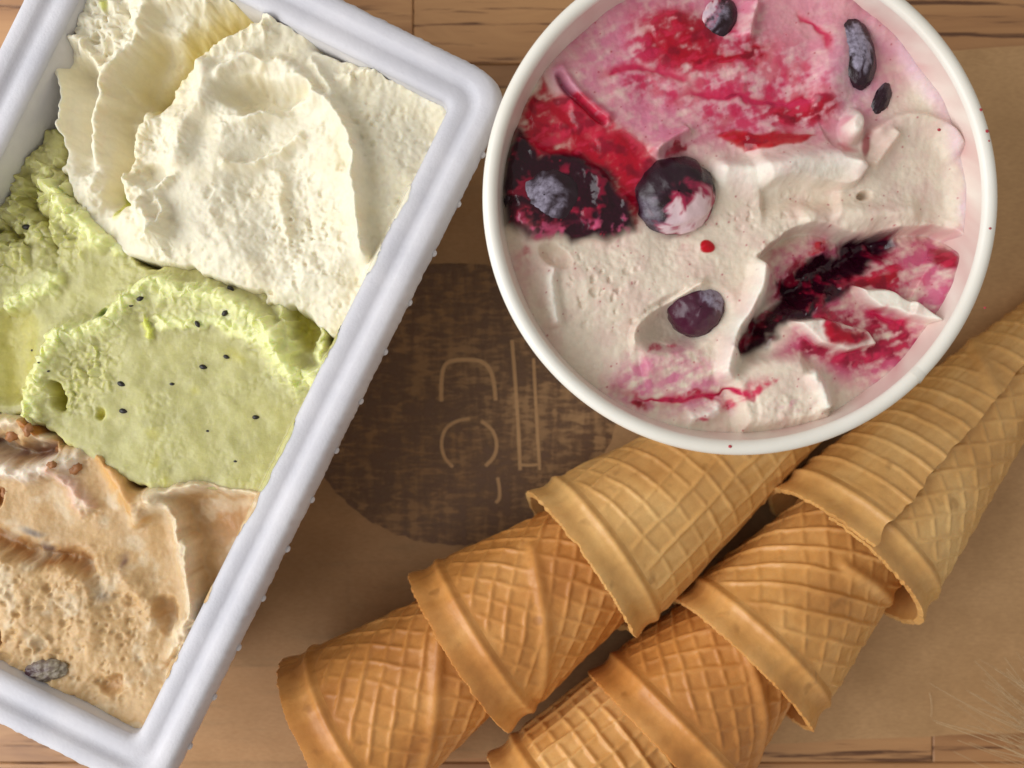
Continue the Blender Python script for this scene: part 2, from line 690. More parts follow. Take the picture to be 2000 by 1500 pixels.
# print: ragged disc cut straight at the crease, letters left unprinted
na, nr = 260, 60
Cx, Cy, Rr = 892, 742, 322
aa = np.linspace(0, 2 * np.pi, na, endpoint=False)
rag = Rr * (1 + 0.012 * fbm(np.cos(aa) * 12, np.sin(aa) * 12, 1, 5, 3))
rr = np.linspace(0.0, 1, nr)
PXd = Cx + rr[:, None] * rag * np.cos(aa)
PYd = np.maximum(Cy + rr[:, None] * rag * np.sin(aa), 517 + 2 * np.cos(PXd / 40))
xd, yd = at(PXd, PYd)
disc = link("printed_emblem", np_mesh("printed_emblem", np.stack([xd, yd, zpaper(xd, yd) + 0.00006], -1).reshape(-1, 3), grid_faces(nr, na, True)[:, ::-1]), M_ink, paper)


def stroke(pts, w, close=False):
    P = smooth_line(pts, 4)
    T = np.gradient(P, axis=0)
    T /= np.hypot(T[:, 0], T[:, 1])[:, None] + 1e-9
    Nn = np.stack([-T[:, 1], T[:, 0]], -1) * w / 2
    Nn = Nn * 0.72
    A, B = P + Nn, P - Nn
    V = []
    for q in (A, B):
        x, y = at(q[:, 0], q[:, 1])
        V.append(np.stack([x, y, zpaper(x, y) + 0.00013], -1))
    V = np.vstack(V)
    link("printed_letter", np_mesh("printed_letter", V, grid_faces(2, len(P))), M_letter, paper)


stroke([(862, 784), (862, 745), (866, 716), (880, 704), (915, 702), (945, 706), (960, 725), (966, 755), (968, 782)], 11)
stroke([(885, 912), (868, 895), (861, 868), (868, 838), (890, 822), (918, 817)], 9)
stroke([(940, 822), (962, 838), (972, 866), (966, 893), (948, 910)], 10)
stroke([(972, 932), (976, 955), (976, 974), (968, 982)], 9)
stroke([(1000, 664), (1006, 740), (1012, 830), (1016, 918)], 10)
stroke([(1042, 700), (1046, 780), (1050, 850), (1054, 918)], 9)
stroke([(1013, 907), (1030, 909), (1052, 907)], 8)

# ------------------------------------------------------------------ white plastic box
ZR = 0.060
kb = kz(ZR)
BW, BL = 938 * kb / 2, 1580 * kb / 2
uc, vc = (-305 + 1275) / 2, (33 + 971) / 2
bpx, bpy_ = -0.444 * uc + 0.896 * vc, 0.896 * uc + 0.444 * vc
BX, BY = at(bpx, bpy_, ZR)
BROT = math.atan2(-0.444, 0.896)
box = link("plastic_box", None, loc=(BX, BY, 0.0006), rz=BROT)
tag(box, "white plastic rectangular box holding three flavours of ice cream", "box")


def rrect(hx, hy, r, per=13, side=380):
    pts = []
    for cx, cy, a0 in ((hx - r, hy - r, 0), (-hx + r, hy - r, 90), (-hx + r, -hy + r, 180), (hx - r, -hy + r, 270)):
        for k in range(per):
            a = math.radians(a0 + 90 * k / (per - 1))
            pts.append((cx + r * math.cos(a), cy + r * math.sin(a)))
        # points along the following straight side
        nxt = {0: (-hx + r, hy), 90: (-hx, -hy + r), 180: (hx - r, -hy), 270: (hx, hy - r)}[a0]
        p = pts[-1]
        for k in range(1, side):
            f = k / side
            pts.append((p[0] + (nxt[0] - p[0]) * f, p[1] + (nxt[1] - p[1]) * f))
    return np.array(pts)


def sweep(name, prof, knurl=None):
    rings = []
    for d, z in prof:
        q = rrect(BW - d, BL - d, max(0.0011, 0.0086 - 0.55 * d))
        zz = np.full(len(q), z)
        rings.append(np.column_stack([q, zz]))
    n = len(rings[0])
    if knurl:
        for i in knurl:
            c = rings[i]
            w = 0.00022 * fbm(c[:, 0], c[:, 1], 0.0016, 7, 2) + 0.00012 * fbm(c[:, 0], c[:, 1], 0.02, 3, 2)
            nrm = c[:, :2] / np.hypot(c[:, 0], c[:, 1])[:, None]
            c[:, :2] += nrm * w[:, None]
    V = np.vstack(rings)
    return link(name, np_mesh(name, V, grid_faces(len(rings), n, True)), M_plastic, box)


mm = lambda L: [(a * MM, b * MM) for a, b in L]
sweep("rim", mm([(0.9, 53.2), (0.1, 53.0), (-0.25, 53.3), (0.05, 55.0), (0.5, 57.6), (0.85, 58.9), (1.3, 59.6), (2.0, 59.95), (3.2, 60.0), (4.3, 59.8),
                 (4.8, 59.55), (5.3, 58.95), (5.9, 58.5), (6.7, 58.35), (7.3, 58.45), (7.9, 58.7), (9.6, 58.75), (10.6, 58.4), (11.2, 57.8), (11.55, 57.0)]), knurl=[1, 2, 3, 4, 5])
sweep("wall", mm([(11.55, 57.0), (11.75, 54), (12.2, 45), (12.9, 25), (13.5, 6), (14.0, 3.2), (15.2, 1.6), (18, 1.2), (28, 1.2), (45, 1.2), (56.8, 1.2)]))
sweep("outer_wall", mm([(10.2, 58.0), (10.6, 45), (11.4, 25), (12.2, 4), (12.8, 1.2), (14.0, 0.0), (28, 0.0), (56.8, 0.0)]))
sv, sf = sphere(12, 8)
nubm = np_mesh("nub", sv * np.array([0.0007, 0.0009, 0.0008]), sf)
nubm.materials.append(M_plastic)
for k in range(13):
    link("nub", nubm, None, box, (BW + 0.00025, BL - 0.018 - k * 0.01335, 0.0537))


def box_local(x, y):
    dx, dy = x - BX, y - BY
    c, s = math.cos(BROT), math.sin(BROT)
    return dx * c + dy * s, -dx * s + dy * c


# ------------------------------------------------------------------ ice creams in the box
def box_grid(zref, y0, y1, step=0.00023):
    hx, hy = BW - 0.0117, BL - 0.0117
    lx = np.arange(-hx, hx + 0.0042, step)
    ly = np.arange(max(-hy, y0), min(hy, y1) + step, step)
    LX, LY = np.meshgrid(lx, ly)
    c, s = math.cos(BROT), math.sin(BROT)
    wx = BX + LX * c - LY * s
    wy = BY + LX * s + LY * c
    k = kz(zref)
    return LX, LY, wx, wy, 1000 + wx / k, 750 - wy / k


class Surf:
    def __init__(self, wx, wy, F, keep):
        self.wx, self.wy, self.F, self.keep = wx, wy, F, keep

    def z_at(self, x, y):
        i = np.argmin((self.wx - x) ** 2 + (self.wy - y) ** 2 + np.where(self.keep, 0, 9))
        return self.F.H.flat[i] * MM


def lip_smear(F, LX, LY, keep, bias, seed):
    """ice cream dragged up over the inner lip of the box's long side in places"""
    q = LX - (BW - 0.0117)
    ext = 0.0034 * np.clip(0.9 * fbm(LY, LY * 0.3, 0.016, seed, 3) + bias, 0, 1) - 0.0001
    ext = ext + 0.0003 * fbm(LX, LY, 0.002, seed + 3, 2)
    lip = np.interp(q, [-0.001, 0.0, 0.0003, 0.0009, 0.0018, 0.004], [55.5, 57.5, 58.3, 58.75, 58.9, 58.9])
    k = sstep(-0.0016, 0.0, q) * sstep(-0.0002, 0.0006, ext)
    F.H = F.H + (lip + 0.28 * sstep(-0.0001, 0.0006, ext - q) - F.H) * k
    F.R = F.R * (1 - 0.8 * k)
    F.W = np.maximum(F.W, 0.7 * k)
    return keep & ((q < 0.0003) | ((q < ext) & (F.H > 50)))


def hf_object(name, wx, wy, F, keep, mat, jit=0.0):
    nr, nc = wx.shape
    F.H = blur(F.H, 1)
    q = grid_faces(nr, nc)
    kf = keep.ravel()
    q = q[kf[q].all(1)]
    used = np.zeros(nr * nc, bool)
    used[q.ravel()] = True
    idx = np.cumsum(used) - 1
    x, y = wx.copy(), wy.copy()
    if jit:
        a = jit * (0.25 + F.R)
        x = x + a * fbm(F.X0, F.Y0, 16, 31, 2)
        y = y + a * fbm(F.X0, F.Y0, 16, 41, 2)
    V = np.stack([x, y, F.H * MM], -1).reshape(-1, 3)[used]
    rgba = np.concatenate([np.clip(F.C, 0.001, 1), np.ones(F.C.shape[:2] + (1,))], -1).reshape(-1, 4)[used]
    f = idx[q]
    # rows run towards +local y, columns towards +local x: normals already point up
    me = np_mesh(name, V, f, True, {"Col": ('FLOAT_COLOR', rgba), "wet": ('FLOAT', np.clip(F.W, 0, 1).ravel()[used])})
    return link(name, me, mat), Surf(wx, wy, F, keep)


VAN, VANY = lin(240, 233, 210), lin(236, 220, 152)
# ---- vanilla
LX, LY, wx, wy, PX, PY = box_grid(0.053, 0.0, 1.0)
F = Field(PX, PY, 52.0, VAN)
F.H += 1.0 * fbm(PX, PY, 130, 1, 2)
F.warp(9, 30, 2)
F.H += 3.0 * np.exp(-(((F.X - 560) / 250) ** 2 + ((F.Y - 330) / 220) ** 2))
F.line([(315, 60), (270, 170), (232, 300), (220, 420)], -7.0, 42, 30, colour=VAN * np.array([1, 0.98, 0.9]))
F.line([(150, 105), (168, 200), (165, 340)], -5.0, 26)
F.line([(290, 215), (350, 130), (420, 70), (520, 28)], -9.0, 30, 20, colour=VANY * 0.97)
F.line([(66, 80), (105, 130), (117, 180), (110, 240), (118, 290)], 3.0, 12, 15, rough=0.4)
F.line([(305, 5), (272, 90), (222, 140), (197, 210), (165, 340)], 4.5, 17, 15, rough=0.35)
F.line([(135, 72), (190, 118), (208, 150)], 2.6, 10, rough=0.4)
F.R = np.maximum(F.R, F.blobmask(190, 40, 115, 100))
F.H += 1.8 * F.blobmask(190, 40, 115, 100, soft=0.8)
F.line([(390, 95), (365, 130), (300, 205), (268, 245), (257, 300), (252, 350), (272, 400), (305, 440), (312, 485)], 4.2, 20, 12, rough=1.0)
F.line([(398, 112), (408, 190), (358, 260), (347, 340)], 2.8, 22, 20, rough=0.15)
F.line([(252, 335), (272, 380), (310, 375), (347, 345)], 2.2, 8, rough=0.8)
F.line([(300, 388), (325, 398), (326, 430), (297, 460), (268, 466)], 2.0, 8, rough=0.8)
F.bowl(300, 340, 30, 22, 30, 2.0)
F.line([(372, 112), (450, 74), (530, 50), (615, 42)], 4.6, 16, 24, rough=1.0)
F.bowl(520, 192, 105, 42, 8, 6.0)
F.line([(425, 170), (450, 125), (520, 120), (580, 150), (628, 190)], 2.4, 12, rough=0.25)
F.bowl(560, 370, 150, 190, 0, 3.0)
F.line([(470, 234), (530, 222), (600, 200), (650, 198), (690, 260), (704, 350), (710, 440), (724, 530)], 3.4, 10, 15, rough=0.4)
F.cliff([(640, 196), (690, 260), (704, 350), (710, 440), (724, 530)], 2.0, 6, 60)
F.line([(430, 322), (510, 316), (560, 286), (602, 262)], 1.8, 8, 12, rough=0.3)
F.line([(540, 330), (548, 420), (566, 480)], 0.8, 10, rough=0.4)
F.line([(665, 150), (730, 143), (790, 156), (885, 197)], 2.0, 9, 14, rough=0.8)
F.cliff([(885, 190), (790, 148), (730, 136), (600, 95)], -3.2, 6, 40)
F.line([(260, 5), (380, 14), (470, 2), (530, 32), (615, 28)], 3.6, 24, 13, rough=1.0)
F.line([(600, 120), (640, 160), (660, 200)], 1.4, 9, rough=0.5)
F.H = 52 + (F.H - 52) * 1.45
pm = F.blobmask(590, 440, 140, 150, soft=0.7)
F.pores(pm * sstep(-0.3, 0.3, fbm(PX, PY, 70, 91, 2)), 0.9, 17, 4, 0.5)
F.pores(pm * 0.8, 0.6, 30, 14, 0.45)
F.pores(F.blobmask(190, 50, 120, 100, soft=0.7), 1.0, 17, 6)
F.pores(F.blobmask(790, 290, 80, 110, soft=0.9) * 0.7, 0.6, 19, 8)
F.R = np.maximum(F.R, 0.22 * pm)
F.crumb(0.9, 20, 0.8, 8, 3)
F.H += 0.16 * fbm(PX, PY, 10, 97, 2) * (0.35 + 0.8 * F.R + 0.7 * sstep(-0.2, 0.5, fbm(PX, PY, 80, 98, 2)))
F.H += 0.30 * fbm(PX, PY, 24, 12, 3) * (0.25 + pm + 0.3 * F.R) + 0.04 * fbm(PX, PY, 8, 13, 2)
rg = sstep(-0.25, 0.45, fbm(PX, PY, 110, 99, 2))
F.H += (0.55 * fbm(PX, PY, 42, 100, 3, 0.6) + 0.25 * np.abs(fbm(PX, PY, 24, 101, 2))) * (0.3 + 0.9 * rg)
F.pores(rg, 0.5, 21, 102, 0.4)
yel = F.blobmask(440, 40, 120, 40, -28, 0.8)
F.paint(0.30 * sstep(-0.1, 0.7, fbm(PX, PY, 90, 95, 3)), lin(240, 226, 186))
F.paint(0.5 * yel * (0.5 + fbm(PX, PY, 25, 4)), VANY)
F.paint(F.blobmask(222, 395, 13, 34, 5, 0.5), lin(206, 206, 96), 0.9)
F.paint(F.blobmask(212, 15, 12, 16, 0, 0.6), lin(214, 216, 130), 0.7)
F.warp(11, 22, 21)
sd = F.polydist([(40, -700), (1200, -700), (1200, 620), (660, 660), (600, 612), (480, 560), (380, 528), (305, 505), (235, 490), (200, 460), (140, 390), (116, 320), (116, 250), (120, 190), (108, 140), (64, 84), (20, 40), (-100, 20)], 400)
F.H -= (26 * (1 - sstep(-34, 2, sd)) + 3.0 * (1 - sstep(-20, 100, sd))) * (0.4 + 0.6 * sstep(-30, 40, PX - PY * 0.2))+ 10 * (1 - sstep(-60, -10, sd))
keep = lip_smear(F, LX, LY, sd > -36, 0.12, 3)
van, van_s = hf_object("vanilla_ice_cream", wx, wy, F, keep, M_vanilla, 0.0004)
tag(van, "pale creamy white ice cream scraped into swirls in the white box", "ice cream")

# ---- kiwi
KIW, KIL, KIY = lin(196, 191, 130), lin(236, 237, 176), lin(212, 204, 92)
LX, LY, wx, wy, PX, PY = box_grid(0.050, -0.055, 0.065)
F = Field(PX, PY, 50.0, KIW)
F.H += 0.5 * fbm(PX, PY, 160, 5, 2)
F.warp(9, 28, 8)
CREST = [(58, 815), (52, 755), (92, 690), (118, 640), (165, 642), (215, 616), (245, 575), (310, 548), (390, 562), (455, 580), (520, 615), (552, 690), (590, 738), (634, 716)]
up = F.polymask([(-600, 300), (0, 200), (700, 500), (600, 760), (560, 690), (520, 615), (455, 580), (390, 562), (310, 548), (245, 575), (215, 616), (165, 642), (118, 640), (92, 690), (52, 755), (58, 830), (-600, 700)], 14)
F.H -= 2.6 * up
F.line(CREST, 4.2, 13, 30, rough=1.0, colour=KIL, taper=0.03)
F.line([(300, 640), (360, 632), (440, 638), (520, 668), (560, 720)], 1.2, 22, 8, rough=0.8, colour=KIL)
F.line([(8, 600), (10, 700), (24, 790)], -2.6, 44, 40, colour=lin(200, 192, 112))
F.line([(0, 600), (60, 572), (120, 540)], 2.4, 22, 14, rough=0.6, colour=KIL)
lump = F.blobmask(10, 400, 190, 150, 0, 0.5)
F.R = np.maximum(F.R, lump)
f1, f2, v = worley(F.X, F.Y, 46, 5)
F.H += lump * (5.0 * np.sqrt(np.clip(1 - (f1 / 0.75) ** 2, 0, 1)) - 3.4 + 3.0 * (v - 0.4))
F.C += (KIY - F.C) * (lump * sstep(0.62, 0.9, f1) * 0.7)[..., None]
F.line([(78, 350), (120, 385), (165, 440), (212, 478)], 5.0, 16, 20, rough=0.5, colour=KIL)
F.line([(150, 400), (210, 440), (240, 500)], 2.0, 18, rough=0.3, colour=KIL)
F.bowl(588, 628, 34, 66, -22, 8.0, KIY, 0.3)
F.line([(545, 590), (560, 640), (575, 700)], 2.2, 12, rough=0.8, colour=KIL)
F.line([(600, 590), (622, 640), (632, 700), (610, 740)], 2.6, 12, rough=0.7, colour=KIL)
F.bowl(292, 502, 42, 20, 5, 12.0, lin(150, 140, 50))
F.bowl(112, 778, 20, 32, -20, 7.0, KIY)
F.bowl(192, 805, 10, 14, 0, 2.0, KIY)
F.bowl(196, 612, 16, 14, 0, 2.5, lin(150, 170, 90))
F.line([(285, 632), (292, 655), (288, 664)], 1.6, 7, rough=0.5, colour=lin(220, 222, 120))
F.R = np.maximum(F.R, 0.7 * F.blobmask(170, 720, 60, 110, 25, 0.7))
F.R = np.maximum(F.R, 0.6 * F.blobmask(420, 580, 120, 40, 8, 0.7))
F.pores(F.blobmask(170, 720, 60, 110, 25, 0.6), 0.4, 17, 9)
F.R = np.clip(F.R * (0.65 + 0.8 * fbm(PX, PY, 40, 81, 2)) + 0.10 * sstep(0.1, 0.5, fbm(PX, PY, 70, 82, 3)), 0, 1)
F.C += (KIL - F.C) * (0.5 * F.R * sstep(-0.2, 0.5, fbm(PX, PY, 14, 83, 2)))[..., None]
F.crumb(0.8, 20, 1.5, 8, 14)
F.H += 0.3 * F.R * fbm(PX, PY, 8, 97, 2) + 0.35 * fbm(PX * 0.5 + PY, PX - PY * 0.6, 60, 84, 2)
F.C *= (1 + 0.10 * fbm(PX, PY, 60, 3, 3) + 0.05 * fbm(PX, PY, 6, 8, 2))[..., None]
for x, y, r in [(380, 760, 14), (300, 850, 20), (470, 700, 16), (610, 880, 12), (320, 940, 22), (455, 690, 20), (300, 900, 18)]:
    F.paint(0.35 * F.blobmask(x, y, r, r * 0.8, 20, 0.9), KIY)
F.H += 0.05 * fbm(PX, PY, 12, 23, 2)
F.W += 0.25 + 0.3 * fbm(PX, PY, 40, 9, 2) + 0.5 * lump
F.warp(10, 20, 51)
sd = F.polydist([(-700, 620), (-300, 420), (-60, 290), (0, 285), (50, 300), (88, 246), (122, 256), (112, 320), (150, 400), (205, 450), (245, 490), (300, 496), (335, 512), (420, 530), (500, 540), (590, 552), (636, 590), (646, 680), (660, 690), (900, 700), (900, 1000), (560, 976), (500, 962), (400, 956), (300, 964), (230, 930), (150, 880), (90, 830), (0, 808), (-250, 740), (-700, 700)], 300)
F.H -= 24 * (1 - sstep(-30, 2, sd)) + 4 * (1 - sstep(-60, 20, sd))
keep = lip_smear(F, LX, LY, sd > -32, 0.3, 5)
kiwi, kiwi_s = hf_object("kiwi_ice_cream", wx, wy, F, keep, M_kiwi, 0.0007)
tag(kiwi, "pale green sorbet with black seeds in the white box", "ice cream")
SEEDS = [(33, 262, 9, 80), (42, 440, 10, 0), (448, 563, 9, 40), (444, 612, 9, -40), (579, 594, 9, 60), (390, 634, 8, 60), (442, 697, 7, 20), (396, 717, 9, 10),
         (335, 750, 6, 0), (237, 750, 9, 20), (240, 803, 10, 10), (499, 815, 8, 0), (405, 842, 4, 0), (460, 901, 4, 0), (500, 966, 9, 80), (30, 760, 6, 40),
         (584, 866, 4, 0), (45, 683, 4, 0), (282, 585, 8, -20), (262, 598, 5, 0), (101, 725, 4, 0), (92, 709, 3, 0)]
sv, sf = sphere(14, 8)
sv = sv.copy()
sv[:, 1] *= (1 - 0.35 * (sv[:, 0] > 0) * sv[:, 0])
seedm = np_mesh("seed", sv * np.array([1.0, 0.62, 0.55]), sf)
seedm.materials.append(M_seed)
for x, y, r, a in SEEDS:
    X_, Y_ = at(x, y, 0.050)
    z = kiwi_s.z_at(X_, Y_)
    o = link("seed", seedm, None, kiwi, (X_, Y_, z - 0.25 * r * kz(0.05) * random.random()), math.radians(-a))
    rr_ = r * kz(0.05) * 0.95
    o.scale = (rr_, rr_, rr_)

# ---- caramel
CAR, CAL, CAO = lin(210, 176, 128), lin(230, 212, 180), lin(180, 118, 54)
LX, LY, wx, wy, PX, PY = box_grid(0.049, -1, -0.005)
F = Field(PX, PY, 48.0, CAR)
F.H += 0.8 * fbm(PX, PY, 120, 15, 2)
F.warp(9, 26, 18)
F.line([(278, 990), (325, 972), (350, 1010), (368, 1080), (386, 1140), (384, 1215), (340, 1290)], 3.4, 10, 18, rough=0.5, colour=CAL)
F.cliff([(340, 1290), (390, 1215), (390, 1140), (374, 1080), (358, 1010), (336, 972)], -4.0, 7, 200)
F.line([(285, 972), (330, 950), (400, 944), (520, 966)], 3.6, 12, 16, colour=CAL, taper=0.05)
F.paint(0.6 * F.blobmask(440, 1030, 60, 70, -60, 0.9), lin(196, 140, 84))
F.line([(195, 872), (222, 915), (262, 985), (280, 1030)], 3.0, 22, 20, colour=lin(216, 170, 108))
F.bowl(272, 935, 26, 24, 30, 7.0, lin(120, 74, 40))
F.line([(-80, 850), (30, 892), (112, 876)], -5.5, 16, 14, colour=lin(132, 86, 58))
F.line([(-60, 825), (20, 818), (70, 830), (105, 868)], 3.0, 18, rough=1.0, colour=CAL)
F.line([(40, 810), (75, 835), (90, 850)], 1.6, 12, rough=1.0, colour=CAO)
F.line([(-60, 910), (10, 915), (60, 930), (110, 905), (170, 900)], 3.0, 20, 16, rough=0.8, colour=lin(236, 222, 204))
F.line([(100, 905), (150, 960), (180, 1000)], 1.8, 14, rough=0.7, colour=lin(222, 190, 170))
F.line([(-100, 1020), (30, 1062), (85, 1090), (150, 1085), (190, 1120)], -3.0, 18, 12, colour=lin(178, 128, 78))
F.cliff([(-100, 1060), (40, 1085), (110, 1085), (165, 1118), (200, 1112)], 2.4, 8, 90, rough=0.8)
F.line([(180, 1085), (240, 1120), (290, 1160), (320, 1230)], 1.0, 18, rough=0.4)
F.bowl(330, 1195, 26, 46, -10, 2.2, lin(196, 156, 108))
F.H = 48 + (F.H - 48) * 1.3
porous = F.polymask([(-500, 1000), (20, 1090), (190, 1120), (300, 1160), (330, 1260), (300, 1340), (180, 1380), (-500, 1200)], 45)
F.pores(porous, 0.42, 18, 24, 0.40)
F.pores(porous * 0.8, 0.7, 34, 25, 0.36)
F.R = np.maximum(F.R, 0.30 * porous)
F.bowl(235, 1325, 28, 24, 10, 2.0, lin(198, 156, 106))
F.bowl(95, 1250, 18, 16, 0, 1.6)
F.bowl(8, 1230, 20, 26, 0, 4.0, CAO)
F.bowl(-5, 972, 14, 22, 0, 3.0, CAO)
F.R = np.maximum(F.R, 0.5 * F.blobmask(60, 870, 130, 70, 10, 0.6))
F.R = np.maximum(F.R, 0.35 * F.blobmask(120, 1390, 280, 50, 26, 0.8))
F.crumb(0.8, 18, 0.5, 9, 34)
F.C *= (1 + 0.10 * fbm(PX, PY, 70, 33, 3))[..., None]
F.H += 6.5 * (1 - sstep(-(BL - 0.0117), -(BL - 0.0117) + 0.045, LY))
st = fbm(PX, PY, 60, 38, 3)
F.paint(0.55 * sstep(0.1, 0.6, st), CAL)
F.paint(0.5 * sstep(0.25, 0.7, fbm(PX, PY, 34, 39, 3)), lin(196, 156, 106))
for x, y, rx, ry, a, c in [(238, 1095, 10, 18, 0, lin(120, 86, 84)), (212, 1160, 20, 16, 0, lin(164, 146, 126)), (65, 1040, 30, 9, 20, lin(110, 104, 104)), (90, 1070, 18, 10, 20, lin(116, 90, 92))]:
    F.paint(0.75 * F.blobmask(x, y, rx, ry, a, 0.9), c)
F.H += 0.10 * fbm(PX, PY, 14, 43, 3)
F.W += 0.15 + 0.4 * sstep(0.2, 0.6, fbm(PX, PY, 50, 44, 2)) * (1 - porous)
F.warp(10, 20, 71)
sd = F.polydist([(-900, 700), (-300, 735), (0, 812), (62, 822), (112, 872), (182, 876), (240, 930), (292, 952), (370, 940), (510, 958), (560, 980), (900, 1100), (900, 1800), (-900, 1800)], 300)
F.H -= 24 * (1 - sstep(-30, 2, sd)) + 3 * (1 - sstep(-60, 10, sd))
keep = lip_smear(F, LX, LY, sd > -32, 0.2, 6)
cara, cara_s = hf_object("caramel_ice_cream", wx, wy, F, keep, M_caramel, 0.0003)
tag(cara, "light caramel brown porous ice cream with nut and fruit bits in the white box", "ice cream")


def lumpy(name, parent, pos, rad, rot, mat, colf, amp=0.12, seed=0, nu=56, nv=34, tilt=0):
    V, f = sphere(nu, nv)
    n = fbm(V[:, 0] * 3 + seed, V[:, 1] * 3 + V[:, 2] * 2.3, 1.0, seed % 7, 3)
    W_ = V * (1 + amp * n)[:, None]
    c, w = colf(V)
    W_ = W_ * np.array(rad)
    if tilt:
        a = math.radians(tilt)
        W_ = W_ @ np.array([[math.cos(a), 0, -math.sin(a)], [0, 1, 0], [math.sin(a), 0, math.cos(a)]])
    rgba = np.concatenate([np.clip(c, 0.001, 1), np.ones((len(V), 1))], -1)
    me = np_mesh(name, W_, f, True, {"Col": ('FLOAT_COLOR', rgba), "wet": ('FLOAT', np.clip(w, 0, 1))})
    return link(name, me, mat, parent, pos, math.radians(rot))


def fruit_col(V):
    n = fbm(V[:, 0] * 2, V[:, 1] * 2, 1, 4, 2)
    return lin(92, 70, 76) + np.zeros((len(V), 3)) + (0.03 * n)[:, None], 0.6 + 0.7 * V[:, 0] + 0.4 * n


X_, Y_ = at(92, 1308, 0.053)
o = lumpy("fruit_piece", cara, (X_, Y_, cara_s.z_at(X_, Y_) - 0.0004), (0.0054, 0.0027, 0.0017), 8, mat_berry("frosted_fruit", lin(176, 166, 140)), fruit_col, 0.2, 3)
o["label"] = "frosted dark fruit piece"
M_nut = mat_plain("toasted_nut", lin(168, 112, 66), 0.5)
for x, y, r, a in [(20, 850, 16, 30), (72, 838, 13, 70), (95, 880, 12, 10), (150, 912, 15, 50), (118, 905, 10, 0), (5, 962, 12, 90), (250, 905, 10, 30), (2, 1222, 15, 20)]:
    X_, Y_ = at(x, y, 0.049)
    V, f = sphere(14, 9)
    V = V * (1 + 0.35 * fbm(V[:, 0] * 2 + x, V[:, 1] * 2 + V[:, 2], 1, 3, 2))[:, None] * np.array([1, 0.7, 0.55]) * r * kz(0.049)
    link("nut_piece", np_mesh("nut_piece", V, f), M_nut, cara, (X_, Y_, cara_s.z_at(X_, Y_) + 0.0001), math.radians(a))

# ------------------------------------------------------------------ round paper tub
ZT = 0.075
kt = kz(ZT)
TX, TY = at(1448, 384, ZT)
TR = 506 * kt
tub = link("paper_tub", None, loc=(TX, TY, 0.0007))
tag(tub, "round white paper tub with rolled rim holding berry ripple ice cream", "tub")
tr = 0.0017
Rm = TR - tr
zc = ZT - tr - 0.0007
roll = [(Rm + tr * math.cos(a), zc + tr * math.sin(a)) for a in np.linspace(math.radians(-140), math.radians(215), 26)]
rim_o = lathe("rim", roll[::1], 260, M_card, tub)
Rtop, Rbase = Rm - 0.0012, 0.0425
lathe("wall", [(Rbase - 0.0004, 0.0), (Rbase, 0.0004), (Rtop, zc - 0.0014)], 220, M_card, tub)
lathe("base", [(0.0001, 0.0022), (Rbase - 0.001, 0.0022)], 120, M_card, tub)
# stained liner
nl, nz = 260, 40
aa = np.linspace(0, 2 * np.pi, nl, endpoint=False)
zz = np.linspace(0.0025, zc + 0.0002, nz)
rl = (Rbase - 0.0009) + (Rtop - 0.0005 - (Rbase - 0.0009)) * (zz / zc)
V = np.stack([rl[:, None] * np.cos(aa), rl[:, None] * np.sin(aa), zz[:, None] + 0 * aa], -1).reshape(-1, 3)
stain = 0.45 + 0.5 * fbm(np.tile(np.cos(aa) * 6, (nz, 1)), np.tile(np.sin(aa) * 6, (nz, 1)) + zz[:, None] * 90, 1, 6, 3)
stain *= sstep(-0.9, 0.6, np.cos(aa - math.radians(15)))[None, :] * (1 - 0.55 * sstep(0.062, 0.073, zz))[:, None] + 0.25
cw, cp = lin(240, 232, 220), lin(206, 150, 148)
Cl = cw + (cp - cw) * np.clip(stain, 0, 1)[..., None]
rgba = np.concatenate([Cl, np.ones(Cl.shape[:2] + (1,))], -1).reshape(-1, 4)
link("liner", np_mesh("liner", V, grid_faces(nz, nl, True)[:, ::-1], True, {"Col": ('FLOAT_COLOR', rgba)}), M_liner, tub)
# overlap of the rolled rim
a0 = math.atan2(384 - 745, 1798 - 1448)
lap = []
for a in np.linspace(a0, a0 + 0.035, 8):
    e = 0.0003 * (1 - (a - a0) / 0.035)
    lap.append([((Rm + (tr + e) * math.cos(b)) * math.cos(a), (Rm + (tr + e) * math.cos(b)) * math.sin(a), zc + (tr + e) * math.sin(b)) for b in np.linspace(-0.6, 2.6, 18)])
link("rim_overlap", np_mesh("rim_overlap", np.array(lap).reshape(-1, 3), grid_faces(8, 18)), M_card, tub)

# ---- berry ripple ice cream
CRM, CRW = lin(234, 219, 200), lin(246, 239, 226)
PNK, ROS, RED, DRK, MAU = lin(216, 132, 158), lin(200, 40, 84), lin(176, 0, 36), lin(44, 3, 22), lin(196, 150, 172)
step = 0.00021
zref = 0.0665
g = np.arange(-0.0540, 0.0540 + step, step)
gx, gy = np.meshgrid(g, g)
wx, wy = gx + TX, gy + TY
k = kz(zref)
PX, PY = 1000 + wx / k, 750 - wy / k
rad = np.hypot(gx, gy)
F = Field(PX, PY, 66.3, CRM)
F.H += 0.9 * fbm(PX, PY, 170, 4, 2)
F.warp(4, 50, 3)
